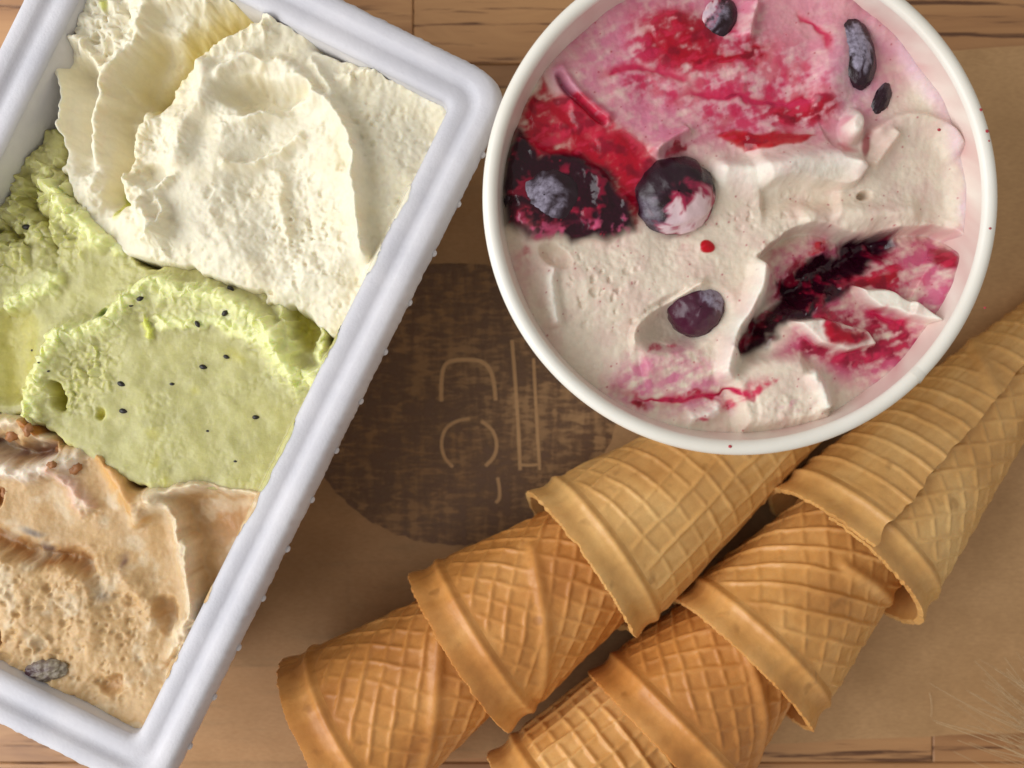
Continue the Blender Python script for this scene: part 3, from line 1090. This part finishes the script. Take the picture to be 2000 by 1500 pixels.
# relief
F.cliff([(1470, 510), (1548, 452), (1600, 436), (1680, 464), (1765, 446), (1865, 444), (1885, 500)], -5.0, 7, 120, rough=0.5)
F.line([(1438, 690), (1530, 580), (1600, 540), (1700, 490), (1765, 455)], -4.5, 34, 30)
F.line([(1486, 500), (1474, 570), (1452, 622), (1422, 672), (1404, 745)], 4.4, 22, 13, rough=0.12, colour=CRW)
F.bowl(1335, 625, 108, 62, -24, 4.6)
F.cliff([(1235, 690), (1228, 645), (1262, 612), (1330, 572), (1380, 540)], 1.6, 5, 60, rough=0.3)
F.line([(1385, 330), (1480, 340), (1560, 322), (1640, 310), (1690, 336)], 2.6, 22, 30, colour=CRW)
F.cliff([(1690, 318), (1664, 372), (1600, 362), (1540, 352), (1480, 372)], 3.2, 5, 70, rough=0.35)
F.line([(1480, 395), (1560, 385), (1640, 400)], -1.8, 26)
F.line([(1555, 430), (1620, 410), (1700, 420), (1800, 412)], 1.6, 22, rough=0.2)
leaf = F.polymask([(1676, 560), (1735, 566), (1790, 592), (1842, 630), (1775, 620), (1715, 600)], 5)
fl2 = F.polymask([(1548, 628), (1600, 622), (1690, 646), (1704, 674), (1642, 688), (1590, 672)], 5)
F.H += 3.4 * leaf + 3.0 * fl2
F.R = np.maximum(F.R, 0.3 * fl2)
dol = F.polymask([(1420, 735), (1480, 698), (1560, 692), (1592, 750), (1610, 815), (1450, 840)], 18)
F.H += 2.6 * dol
F.R = np.maximum(F.R, 0.55 * F.blobmask(1520, 800, 100, 40, 0, 0.6))
F.line([(1578, 720), (1600, 765), (1606, 800)], 2.0, 14, rough=0.5, colour=CRW)
F.H += 3.2 * F.blobmask(1662, 248, 24, 36, 15, 0.7)
F.line([(1692, 268), (1755, 226), (1830, 238), (1880, 300)], 2.0, 10, 26)
F.line([(1700, 330), (1728, 290), (1750, 260)], 1.6, 12, 8)
F.H += 1.6 * F.blobmask(1632, 110, 46, 110, 8, 1.0)
F.line([(1092, 120), (1108, 165), (1160, 209), (1200, 236)], 0.8, 9, 30, colour=lin(226, 176, 190))
F.line([(1086, 140), (1100, 178), (1150, 222), (1186, 246)], -1.6, 8, 6, colour=lin(110, 30, 70))
F.line([(1272, 306), (1300, 280), (1348, 254)], 2.6, 12, 9, rough=0.2, colour=lin(232, 200, 196))
F.line([(1478, 0), (1466, 40), (1460, 80)], 2.2, 9, 20, colour=CRW)
F.line([(1085, 515), (1075, 560), (1090, 640)], 1.8, 10, 14, rough=0.5, colour=CRW)
F.bowl(1085, 500, 40, 22, 30, 2.0)
F.bowl(1690, 380, 16, 10, -20, 2.2)
F.line([(1250, 720), (1330, 700), (1400, 720)], 1.2, 30, rough=0.3)
F.line([(1190, 760), (1260, 800), (1340, 800), (1440, 760)], -1.2, 14)
F.line([(1340, 815), (1390, 810), (1402, 780)], 1.4, 14, rough=0.5, colour=CRW)
F.H += 1.4 * F.polymask([(985, 330), (1010, 260), (1060, 290), (1130, 308), (1190, 350), (1240, 400), (1230, 445), (1180, 472), (1100, 466), (1040, 464), (995, 440)], 14)
F.H = 66.3 + (F.H - 66.3) * 1.55
# banked up against the wall
ang = np.degrees(np.arctan2(-(F.Y - 384), F.X - 1448))
wallr = sstep(0.0485, 0.0530, rad)
F.H += 1.6 * wallr * sstep(-60, -20, ang) * (1 - sstep(60, 85, ang)) - 1.5 * wallr * (1 - sstep(-160, -130, ang)) 
pp = F.blobmask(1180, 570, 140, 90, 20, 0.7)
F.pores(pp, 0.6, 22, 4, 0.4)
F.pores(F.blobmask(1500, 410, 120, 40, -10, 0.8), 0.45, 20, 5)
F.R = np.maximum(F.R, 0.25 * pp)
F.R = np.maximum(F.R, 0.5 * F.blobmask(1560, 440, 70, 26, -20, 0.8))
# colour
n50, n20, n9 = fbm(PX, PY, 55, 61, 3), fbm(PX, PY, 44, 62, 3), fbm(PX, PY, 17, 63, 3)
F.warp(12, 40, 65)


ca_, sa_ = math.cos(math.radians(-24)), math.sin(math.radians(-24))
nst = fbm((PX * ca_ + PY * sa_) / 4.5, -PX * sa_ + PY * ca_, 20, 66, 3)


def edge(m, k, nz, c):
    q = m * np.clip(k + nz * (0.55 * n20 + 0.45 * nst) + 0.45 * nz * n9, 0, 1)
    if c[0] > 0.4 and c[1] < 0.06:          # saturated juice: firmer outlines
        q = 0.45 * q + 0.55 * sstep(0.2, 0.75, q)
    return q


def stain_poly(pts, soft, c, k, wet=None, nz=0.5):
    m = F.polymask(pts, soft)
    F.paint(edge(m, k, nz, c), c, wet)


def stain_blob(x, y, rx, ry, rot, c, k, wet=None, soft=0.6, nz=0.5):
    m = F.blobmask(x, y, rx, ry, rot, soft)
    F.paint(edge(m, k, nz, c), c, wet)


stain_poly([(1080, 60), (1250, -90), (1650, -90), (1800, 60), (1720, 240), (1600, 290), (1380, 300), (1280, 330), (1150, 230), (1080, 140)], 60, PNK, 0.9, 0.15)
stain_poly([(1250, 30), (1400, 20), (1560, 60), (1640, 180), (1600, 260), (1400, 270), (1300, 200), (1200, 180)], 60, ROS, 0.52, 0.2, 0.9)
stain_poly([(1480, -90), (1700, -60), (1800, 100), (1660, 90), (1560, 110), (1470, 90)], 40, lin(214, 150, 160), 0.55)
stain_poly([(1040, 200), (1130, 180), (1230, 260), (1290, 320), (1270, 420), (1170, 350), (1040, 300), (1000, 260)], 26, lin(200, 30, 62), 0.95, 0.6, 0.6)
stain_poly([(1000, 330), (1020, 230), (1060, 150), (1080, 190), (1070, 280), (1180, 300), (1260, 380), (1240, 440), (1180, 380), (1080, 320)], 18, RED, 0.9, 0.8, 0.7)
stain_poly([(1190, 290), (1225, 300), (1260, 330), (1270, 400), (1240, 430), (1210, 380)], 14, RED, 0.9, 0.8)
stain_poly([(980, 370), (990, 300), (1012, 240), (1040, 290), (1130, 304), (1180, 345), (1228, 395), (1236, 440), (1190, 470), (1120, 478), (1080, 462), (1030, 468), (990, 440)], 10, DRK, 1.0, 0.95, 0.0)
stain_blob(1140, 450, 70, 18, 8, lin(150, 30, 66), 0.3, 0.9, 0.7, 1.1)
stain_blob(1030, 430, 40, 24, 20, lin(190, 40, 70), 0.5, 0.9, 0.7, 0.9)
stain_blob(1330, 80, 112, 70, 25, RED, 1.05, 0.6, 0.8, 0.9)
stain_blob(1270, 80, 60, 60, 0, ROS, 0.4, 0.4, 0.9, 0.9)
stain_blob(1470, 95, 46, 30, 20, RED, 0.4, 0.5, 0.9, 1.2)
stain_blob(1570, 215, 100, 38, -8, RED, 0.85, 0.6, 0.8, 1.2)
stain_poly([(1402, 264), (1440, 256), (1480, 262), (1540, 268), (1592, 262), (1560, 284), (1500, 296), (1462, 306), (1440, 284)], 7, lin(186, 4, 26), 0.95, 1.0, 0.2)
stain_blob(1330, 290, 50, 22, -20, RED, 0.4, 0.7, 0.8, 1.0)
stain_blob(1382, 483, 17, 14, 0, lin(190, 6, 26), 1.0, 1.0, 0.25, 0)
stain_blob(1332, 470, 22, 26, 10, ROS, 0.3, 0.4, 0.9, 1.0)
stain_blob(1232, 510, 22, 24, 0, ROS, 0.25, None, 0.9, 1.0)
stain_blob(1030, 495, 10, 26, -15, RED, 0.6, 0.7, 0.8, 0.8)
stain_blob(1010, 560, 40, 120, 12, lin(222, 170, 170), 0.5)
stain_poly([(1170, 760), (1240, 690), (1330, 672), (1400, 720), (1420, 800), (1300, 810), (1220, 800)], 26, PNK, 0.6, 0.2, 1.0)
stain_blob(1280, 680, 60, 14, -12, ROS, 0.35, 0.4, 0.8, 1.2)
stain_blob(1250, 790, 26, 14, 20, RED, 0.5, 0.7, 0.8, 1.0)
stain_blob(1350, 772, 40, 12, 0, RED, 0.4, 0.5, 0.8, 1.0)
stain_poly([(1400, 800), (1440, 765), (1500, 730), (1520, 738), (1470, 775), (1420, 800)], 9, lin(206, 40, 84), 0.6, 0.6, 0.8)
stain_blob(1360, 815, 40, 10, 10, ROS, 0.3, 0.3, 0.8, 1.0)
stain_blob(1550, 790, 60, 14, -5, PNK, 0.3, None, 0.9, 1.2)
F.warp(15, 24, 165)
# lower right hollow
stain_poly([(1530, 470), (1620, 455), (1700, 470), (1780, 452), (1870, 452), (1885, 520), (1870, 600), (1830, 680), (1740, 760), (1640, 745), (1580, 700), (1500, 700), (1560, 640), (1500, 560)], 24, lin(204, 96, 130), 0.75, 0.3, 0.8)
stain_poly([(1600, 600), (1720, 620), (1800, 650), (1760, 700), (1660, 720), (1560, 680)], 30, lin(172, 8, 58), 0.7, 0.6, 1.0)
stain_poly([(1680, 520), (1760, 500), (1800, 540), (1770, 570), (1690, 560)], 18, lin(190, 20, 60), 0.4, 0.7, 1.2)
stain_blob(1575, 520, 30, 40, 20, lin(150, 8, 36), 0.7, 0.8, 0.6, 0.7)
stain_blob(1620, 480, 36, 14, -20, lin(204, 60, 56), 0.5, 0.6, 0.8, 0.9)
stain_blob(1748, 488, 36, 30, 0, lin(150, 4, 44), 0.6, 0.9, 0.7, 0.8)
stain_poly([(1838, 478), (1858, 476), (1862, 520), (1838, 528), (1826, 510)], 6, lin(150, 4, 40), 0.95, 0.9, 0.2)
stain_poly([(1523, 540), (1560, 545), (1593, 500), (1660, 489), (1708, 461), (1761, 447), (1772, 472), (1722, 506), (1680, 548), (1652, 582), (1596, 604), (1574, 626), (1546, 629), (1492, 677), (1445, 702), (1431, 677), (1492, 626), (1518, 598), (1540, 576)], 9, DRK, 1.0, 0.95, 0.0)
stain_poly([(1436, 672), (1490, 620), (1520, 600), (1500, 640), (1450, 690)], 7, lin(140, 20, 46), 0.7, 0.8, 0.7)
F.paint(leaf, CRW * 0.98, 0.1)
F.paint(fl2 * np.clip(0.8 - 1.2 * F.blobmask(1640, 650, 50, 30, 10, 0.7), 0, 1), CRW, 0.1)
F.paint(F.blobmask(1636, 655, 44, 22, 10, 0.6), lin(178, 8, 40), 0.9)
F.paint(F.blobmask(1660, 245, 20, 32, 15, 0.5), CRW, 0.1)
F.paint(0.8 * F.blobmask(1688, 285, 10, 34, 10, 0.6), lin(150, 10, 44), 0.9)
F.paint(0.6 * F.blobmask(1650, 295, 24, 10, 0, 0.8), lin(200, 60, 80), 0.6)
stain_poly([(1700, 20), (1760, 60), (1840, 180), (1892, 330), (1898, 460), (1880, 470), (1872, 340), (1820, 210), (1740, 90)], 14, lin(240, 206, 222), 0.6, None, 0.4)
# ripple drawn through the cream by the spatula
for pts, w, c_, wt in [([(1235, 40), (1300, 95), (1385, 128), (1470, 110), (1530, 70)], 13, RED, 0.8), ([(1280, 175), (1390, 186), (1500, 206), (1600, 196), (1650, 170)], 9, ROS, 0.5),
                       ([(1060, 170), (1090, 240), (1150, 300), (1215, 350)], 18, RED, 0.9), ([(1150, 150), (1230, 130), (1300, 140), (1380, 180)], 9, ROS, 0.4),
                       ([(1180, 250), (1230, 300), (1255, 380)], 16, RED, 0.9), ([(1540, 20), (1600, 60), (1620, 120)], 9, ROS, 0.4),
                       ([(1420, 262), (1490, 276), (1580, 266)], 11, lin(182, 0, 30), 1.0), ([(1690, 600), (1760, 640), (1800, 650)], 10, ROS, 0.6),
                       ([(1600, 705), (1680, 700), (1760, 680)], 12, ROS, 0.5), ([(1660, 560), (1730, 545), (1790, 520)], 13, RED, 0.9),
                       ([(1200, 765), (1280, 790), (1370, 775), (1440, 765), (1500, 735)], 7, ROS, 0.6)]:
    F.line(pts, -0.35, w, w * 0.7, colour=c_, wet=wt, taper=0.3)
# crimson streaks and lumps in the dark seam
mdark = F.polymask([(1523, 540), (1593, 500), (1708, 461), (1761, 447), (1772, 472), (1680, 548), (1596, 604), (1546, 629), (1445, 702), (1431, 677), (1518, 598)], 14)
F.paint(mdark * sstep(0.1, 0.7, 0.4 * n9 + n20), lin(128, 14, 44), 0.9)
F.paint(mdark * sstep(0.6, 1.0, 0.5 * n9 - 0.8 * n50), lin(206, 120, 140), 0.5)
F.H += mdark * (0.4 * n9 + 1.0 * n20)
mpool = F.polymask([(985, 330), (1010, 260), (1060, 290), (1130, 308), (1190, 350), (1240, 400), (1230, 445), (1180, 472), (1100, 466), (1040, 464), (995, 440)], 14)
F.paint(mpool * sstep(0.25, 0.8, 0.35 * n9 + n20), lin(132, 14, 48), 0.95)
F.paint(mpool * F.polymask([(1000, 430), (1100, 440), (1230, 420), (1235, 470), (1100, 490), (990, 470)], 12) * sstep(0.0, 1.1, n9 + n20), lin(206, 90, 130), 0.8)
F.H += mpool * (0.12 * n9 + 0.5 * n20) * (1 - F.blobmask(1062, 386, 80, 70, 10, 0.5))
stain_blob(1316, 380, 84, 92, 0, lin(90, 10, 36), 0.8, 0.9, 0.35, 0.3)
# cream dragged over the large berry, bloom around the frosted one, faint pink blush everywhere
F.paint(0.5 * F.blobmask(1666, 140, 62, 110, 10, 1.0) * (1 - sstep(0.3, 0.6, F.W)), lin(206, 186, 196))
F.paint(0.30 * sstep(-0.2, 0.7, n50) * (1 - sstep(0.2, 0.5, F.W)), lin(222, 176, 172))
F.paint(0.35 * F.blobmask(1800, 330, 110, 110, 0, 1.0) * sstep(-0.2, 0.5, n20) * (1 - sstep(0.2, 0.5, F.W)), lin(206, 168, 166))
# thin and thick juice: lighter and darker within the red pools
juice = sstep(0.12, 0.3, F.C[..., 0] - 4.0 * F.C[..., 1]) * sstep(0.3, 0.6, F.W)
F.paint(juice * 0.5 * sstep(0.15, 0.8, nst + 0.4 * n9), lin(220, 52, 88))
F.paint(juice * 0.7 * sstep(0.1, 0.7, n20 - 0.3 * n9), lin(120, 0, 32), 0.95)
# fine berry specks
f1, f2, v = worley(PX, PY, 24, 77)
sp = (1 - sstep(0.02, 0.06 + 0.2 * (v - 0.6), f1)) * (v > 0.72) * sstep(-0.1, 0.4, n50 + 0.25 + 0.4 * F.blobmask(1500, 150, 420, 200, 0, 0.6))
F.paint(0.75 * sp, lin(176, 30, 60), 0.5)
F.W += 0.1
F.R *= np.clip(1 - F.W, 0.1, 1)
F.crumb(0.8, 20, 0.45, 9, 44)
F.H += (0.13 * fbm(PX, PY, 16, 53, 3) + 0.10 * fbm(PX, PY, 8, 54, 2) * sstep(-0.2, 0.5, fbm(PX, PY, 90, 55, 2))) * (1.1 - F.W)
F.H += 0.9 * blur(sstep(0.55, 0.95, F.W), 5)
F.W = blur(F.W, 2)
keep = rad < 0.0538
berry, berry_s = hf_object("berry_ripple_ice_cream", wx, wy, F, keep, M_berryice, 0.0001)
tag(berry, "cream coloured ice cream rippled with red berry juice and blueberries in round tub", "ice cream")


def bcol(frost_dir, frost_amt, base=lin(46, 16, 34), pink=None):
    fd = np.array(frost_dir, float)
    fd /= np.linalg.norm(fd)

    def f(V):
        n = fbm(V[:, 0] * 3, V[:, 1] * 3 + V[:, 2], 1, 5, 3)
        c = base + np.zeros((len(V), 3)) + (0.01 * n)[:, None]
        if pink is not None:
            pd = np.array(pink, float)
            pd /= np.linalg.norm(pd)
            m = sstep(0.72, 0.86, V @ pd + 0.3 * n)
            c = c + (lin(168, 34, 74) - c) * sstep(0.5, 0.75, V @ pd + 0.3 * n)[:, None]
            c = c + (lin(226, 196, 200) - c) * m[:, None]
        return c, frost_amt * sstep(0.72, 0.98, V @ fd + 0.22 * n)
    return f


BER = [(1062, 386, 80, 0.2, (-0.15, -0.05, 1), 1.0, None, (1, 0.85, 0.5), 10),
       (1318, 382, 80, 1.4, (-0.6, -0.55, 0.5), 0.3, (0.25, -0.75, 0.6), (1, 0.95, 0.62), 15),
       (1366, 600, 58, 3.2, (0.6, 0.5, 0.65), 1.2, None, (1, 1, 0.85), 0),
       (1404, 36, 52, 0.0, (-0.3, 0.1, 1), 0.7, (-0.9, 0.2, 0.5), (0.8, 1, 0.6), -20),
       (1668, 104, 64, 0.1, (0.0, 0.1, 1), 3.0, None, (0.62, 1.15, 0.45), 12),
       (1722, 192, 36, -0.3, (-1, 1, 0.4), 0.2, None, (0.6, 1.1, 0.6), -25)]
for i, (x, y, r, up_, fd, fa, pk, sh, rot) in enumerate(BER):
    X_, Y_ = at(x, y, zref)
    R_ = r * k
    bas = lin(72, 26, 48) if i == 2 else lin(40, 12, 28)
    z = berry_s.z_at(X_, Y_)
    z = (67.6 * MM if i < 2 else z) - R_ * sh[2] * 0.5 + up_ * MM
    lumpy("blueberry", berry, (X_, Y_, z), (R_ * sh[0], R_ * sh[1], R_ * sh[2]), rot, M_gloss, bcol(fd, fa, bas, pk), 0.05, i * 3 + 1)

# juice drops splashed on the rim
M_juice = mat_plain("red_juice", lin(196, 70, 80), 0.2)
sv, sf = sphere(10, 6)
dropm = np_mesh("juice_drop", sv * np.array([1, 0.8, 0.35]), sf)
dropm.materials.append(M_juice)
for x, y, r in [(1928, 256, 4.5), (1916, 214, 4), (1932, 275, 2.5), (1934, 446, 3), (1426, 872, 4), (1840, 250, 4), (1930, 600, 3)]:
    X_, Y_ = at(x, y, ZT)
    d = math.hypot(X_ - TX, Y_ - TY)
    q = np.clip((d - Rm) / tr, -1, 1)
    o = link("juice_drop", dropm, None, tub, (X_ - TX, Y_ - TY, zc + tr * math.sqrt(max(0.02, 1 - q * q))))
    o.scale = (r * kt,) * 3

# ------------------------------------------------------------------ wafer cones
M_w = [mat_wafer("wafer_pale", lin(240, 197, 130), lin(208, 151, 84), lin(227, 177, 108)),
       mat_wafer("wafer_golden", lin(237, 186, 117), lin(200, 137, 70), lin(220, 161, 90)),
       mat_wafer("wafer_toasted", lin(233, 173, 102), lin(192, 122, 58), lin(214, 148, 77))]
CR, CL, CT = 0.0232, 0.138, 0.0019


def cone(mx, my, azim, tilt, mat, label, seed, seam=-170, rot=0.0, pitch=0.0056, A1=0.5, A2=0.5, bar=None, R=CR, chips=(), fine=0.55, spin=1, lift=0.0):
    """a rolled wafer: sheet with straight waffle ribs rolled up; mouth at (mx,my) px, tip along azim (degrees, world)"""
    L = CL
    alpha = math.atan2(R, L)
    slant = math.hypot(R, L)
    turn = 2 * np.pi + 0.5
    # columns: fine where they can be seen (upper half)
    dens_t = np.linspace(0, turn, 2000)
    th_t = np.radians(seam) + spin * dens_t
    dens = np.where(np.cos(th_t) > -0.25, 1.0, 0.3)
    cum = np.concatenate([[0], np.cumsum((dens[1:] + dens[:-1]) / 2)])
    a = np.interp(np.linspace(0, cum[-1], 330), cum, dens_t)
    xr = np.concatenate([np.linspace(0, 0.010, 26)[:-1], np.linspace(0.010, L * fine, int(L * fine / 0.00052))[:-1], np.linspace(L * fine, L * 0.985, 26)])
    A_, X_ = np.meshgrid(a, xr)
    TH = math.radians(seam) + spin * A_ + np.exp(-A_ / 0.3) * (0.05 * fbm(X_, X_ * 0 + seed, 0.012, seed, 3, 0.65) if lift else 0.0)
    # jagged lip
    th1 = TH[0]
    jag = 0.0003 * fbm(np.cos(th1) * 9 + seed, np.sin(th1) * 9, 1, seed, 3, 0.65) + 0.00016 * fbm(np.cos(th1) * 60 + seed, np.sin(th1) * 60, 1, seed + 1, 2)
    for tc, wdt, dep in chips:
        dd = (th1 - math.radians(tc) + np.pi) % (2 * np.pi) - np.pi
        jag = jag + dep * np.exp(-(dd / math.radians(wdt)) ** 4)
    X_ = X_ + jag[None, :] * (1 - sstep(0, 0.008, X_))
    r = R * (1 - X_ / L) + 0.0006
    roff = CT * (1 - A_ / (2 * np.pi)) + lift * np.exp(-A_ / 0.5) * (1 - 0.5 * X_ / L)
    rho = slant * (1 - X_ / L)
    phi = A_ * math.sin(alpha)
    ca, sa = math.cos(math.radians(rot)), math.sin(math.radians(rot))
    gx0, gy0 = rho * np.cos(phi), rho * np.sin(phi)
    u, v = gx0 * ca + gy0 * sa, -gx0 * sa + gy0 * ca
    wob = 0.0004 * fbm(u * 90, v * 90, 1, seed + 2, 2)

    def rib(c, w):
        q = np.abs((c / pitch) % 1.0 - 0.5) * pitch
        return np.exp(-(q / w) ** 2)
    var = np.clip(0.85 + 0.5 * fbm(u * 60, v * 60, 1, seed + 4, 2), 0.2, 1.3)
    rel = np.maximum(A1 * rib(u + wob, 0.0006) * var, (A2 + (0.4 * sstep(4.2, 5.4, A_) if lift else 0.0)) * rib(v + wob, 0.0006) * np.clip(1.7 - var, 0.3, 1.3)) * MM
    fade = sstep(0.0098, 0.0125, X_)
    if bar:
        (x1, t1), (x2, t2) = bar
        pts = []
        for xx, tt in ((x1, t1), (x2, t2)):
            aa_ = (math.radians(tt) - math.radians(seam)) * spin % (2 * np.pi)
            ro = slant * (1 - xx / L)
            pts.append((ro * math.cos(aa_ * math.sin(alpha)), ro * math.sin(aa_ * math.sin(alpha))))
        (ax, ay), (bx, by) = pts
        dx, dy = bx - ax, by - ay
        ln = math.hypot(dx, dy)
        dist = ((gx0 - ax) * dy - (gy0 - ay) * dx) / ln
        t = ((gx0 - ax) * dx + (gy0 - ay) * dy) / ln ** 2
        on = sstep(-0.25, -0.1, t) * (1 - sstep(1.1, 1.25, t))
        rel = rel * (1 - on * np.exp(-(dist / 0.0026) ** 2)) + on * 0.0011 * np.exp(-(dist / 0.0017) ** 2)
    rel = rel * fade
    # collar: flared lip, shallow band, bead
    col_ = 0.0005 * (1 - sstep(0.0, 0.0035, X_)) - 0.00035 * np.exp(-((X_ - 0.0045) / 0.0016) ** 2) + 0.0009 * np.exp(-((X_ - 0.0082) / 0.0011) ** 2)
    lump_ = 0.00035 * fbm(np.cos(TH) * 3 + X_ * 40, np.sin(TH) * 3 + X_ * 30, 1, seed + 6, 3)
    oval = 1 + 0.022 * np.cos(2 * TH + seed) * (1 - X_ / L)
    ro_ = r * oval + roff + rel + col_ + lump_
    ri_ = np.maximum(r * oval + roff - CT * 0.95 + col_ * 0.8, 0.00004)
    ct, st_ = math.cos(math.radians(tilt)), math.sin(math.radians(tilt))

    def place(rr_, xx, th):
        y, z = rr_ * np.sin(th), rr_ * np.cos(th)
        return np.stack([xx * ct + z * (st_), y, -xx * st_ + z * ct], -1)
    O, I = place(ro_, X_, TH), place(ri_, X_, TH)
    zmin = min(O[..., 2].min(), I[..., 2].min())
    O[..., 2] -= zmin
    I[..., 2] -= zmin
    mz = O[0, :, 2].mean()
    wx_, wy_ = at(mx, my, 0.0235)
    root = link("ice_cream_cone", None, loc=(wx_, wy_, 0.0008), rz=math.radians(azim))
    tag(root, label, "cone", "wafer cones in two nested rows")
    kx = 25  # rim rows
    nc = O.shape[1]
    irows = np.unique(np.concatenate([[0, 3, 8, 16, kx], np.arange(kx, len(xr), 14), [len(xr) - 1]]))

    def piece(name, r0, r1):
        o = O[r0:r1 + 1]
        ir = irows[(irows >= r0) & (irows <= r1)]
        i = I[ir]
        Vs = [o.reshape(-1, 3), i.reshape(-1, 3)]
        Fs = [grid_faces(len(o), nc), grid_faces(len(i), nc)[:, ::-1]]
        for c in (0, nc - 1):      # the cut edges of the rolled sheet
            e = np.concatenate([O[r0:r1 + 1, c], I[r0:r1 + 1, c]])
            Vs.append(e)
            f = grid_faces(2, r1 - r0 + 1)
            Fs.append(f if c else f[:, ::-1])
        if r0 == 0:                # the lip
            mid = (O[0] + I[0]) / 2
            mid[:, 0] -= 0.00035
            Vs.append(np.concatenate([I[0], mid, O[0]]))
            Fs.append(grid_faces(3, nc))
        V, f = pack(Vs, Fs)
        if spin < 0:
            f = f[:, ::-1]
        link(name, np_mesh(name, V, f[:, ::-1]), mat, root)
    piece("rim", 0, kx)
    piece("cone_body", kx, len(xr) - 1)
    return root


cone(1128, 1100, 34.5, 9.6, M_w[0], "wafer cone whose tip runs under the round paper tub", 3, rot=20, A1=0.5, A2=0.5, pitch=0.0060, chips=[(-78, 14, 0.0030), (-100, 10, 0.0018), (20, 3, 0.0005)], R=0.0222)
cone(898, 1262, 33.5, 4.0, M_w[2], "toasted middle wafer cone of three, tucked into the cone under the tub", 5, rot=-14, A1=0.5, A2=0.58, pitch=0.0046, bar=((0.030, 30), (0.011, -62)), fine=0.5)
cone(648, 1432, 33, 2.5, M_w[2], "toasted end cone of the row of three, open mouth clear of other cones", 7, rot=-18, A1=0.4, A2=0.58, pitch=0.0048, bar=((0.040, 20), (0.012, -70)), fine=0.5)
cone(1640, 1085, 44.5, 9.4, M_w[0], "pale wafer cone with open rolled seam, heading the row of four", 9, seam=14, rot=4, A1=0.65, A2=0.12, pitch=0.0055, bar=((0.062, 40), (0.085, -60)), fine=0.97, R=0.0232, lift=0.0018)
cone(1437, 1287, 45, 8.0, M_w[1], "golden wafer cone pushed into the cone with the rolled seam", 11, rot=-6, A1=0.8, A2=0.35, pitch=0.0056, bar=((0.036, 0), (0.040, -70)), fine=0.5, R=0.0230)
cone(1272, 1434, 44.5, 7.5, M_w[2], "toasted wafer cone third from the cone with the rolled seam", 13, rot=-24, A1=0.5, A2=0.58, pitch=0.0048, bar=((0.034, 20), (0.016, -60)), fine=0.5)
cone(1075, 1596, 44, 7.0, M_w[1], "end wafer cone of the row of four, deep diagonal waffle squares", 17, rot=38, A1=0.85, A2=0.85, pitch=0.0050, fine=0.5)

# ------------------------------------------------------------------ dried grass head and a loose fibre
gxw, gyw = at(2215, 1580, 0.018)
grass = link("dried_grass_head", None, loc=(gxw, gyw, 0.0005))
tag(grass, "fluffy tan dried grass head with fine bristles lying on the paper corner", "dried grass")
V, f = sphere(24, 16)
core = V * (1 + 0.15 * fbm(V[:, 0] * 5, V[:, 1] * 5 + V[:, 2], 1, 2, 2))[:, None] * np.array([0.022, 0.014, 0.014])
link("seed_head", np_mesh("seed_head", core, f), M_straw, grass, (0.004, 0, 0.0155), math.radians(-38))


def hair(p0, p1, sag, w0, w1, n=7):
    p0, p1 = np.array(p0), np.array(p1)
    t = np.linspace(0, 1, n)[:, None]
    P = p0 + (p1 - p0) * t + np.array(sag) * (t * (1 - t) * 4)
    d = (p1 - p0) / np.linalg.norm(p1 - p0)
    s1 = np.cross(d, [0, 0, 1.0])
    s1 /= np.linalg.norm(s1) + 1e-9
    s2 = np.cross(d, s1)
    w = w0 + (w1 - w0) * t
    ring = np.stack([P + w * (s1 * math.cos(q) + s2 * math.sin(q)) for q in (0, 2.1, 4.2)], 1)
    return ring.reshape(-1, 3), grid_faces(n, 3, True)


Vs, Fs = [], []
rr2 = np.random.RandomState(4)
for i in range(340):
    th = math.radians(rr2.normal(143, 15))
    s = rr2.uniform(-0.016, 0.016)
    b = np.array([0.004 + s * math.cos(math.radians(-38)) + rr2.normal(0, 0.003), s * math.sin(math.radians(-38)) + rr2.normal(0, 0.003), 0.0175 + rr2.normal(0, 0.006)])
    ln = rr2.uniform(0.024, 0.050) * (1.25 if rr2.rand() < 0.12 else 1)
    e = b + np.array([math.cos(th) * ln, math.sin(th) * ln, rr2.normal(0.001, 0.006)])
    e[2] = max(e[2] + 0.004, 0.004)
    b[2] = max(b[2], 0.004)
    v_, f_ = hair(b, e, (rr2.normal(0, 0.0012), rr2.normal(0, 0.0012), 0.001), 0.00017, 0.00008)
    Vs.append(v_)
    Fs.append(f_)
V, f = pack(Vs, Fs)
br = link("bristles", np_mesh("bristles", V, f), M_straw, grass)
br["kind"] = "stuff"

x0, y0 = at(1812, 1350)
x1, y1 = at(1815, 1398)
v_, f_ = hair((x0, y0, 0.0012), (x1, y1, 0.0012), (0.0003, 0, 0.0002), 0.00012, 0.00006, 10)
fib = link("loose_bristle", np_mesh("loose_bristle", v_, f_), M_straw)
tag(fib, "single pale loose bristle lying on bare brown paper", "bristle")
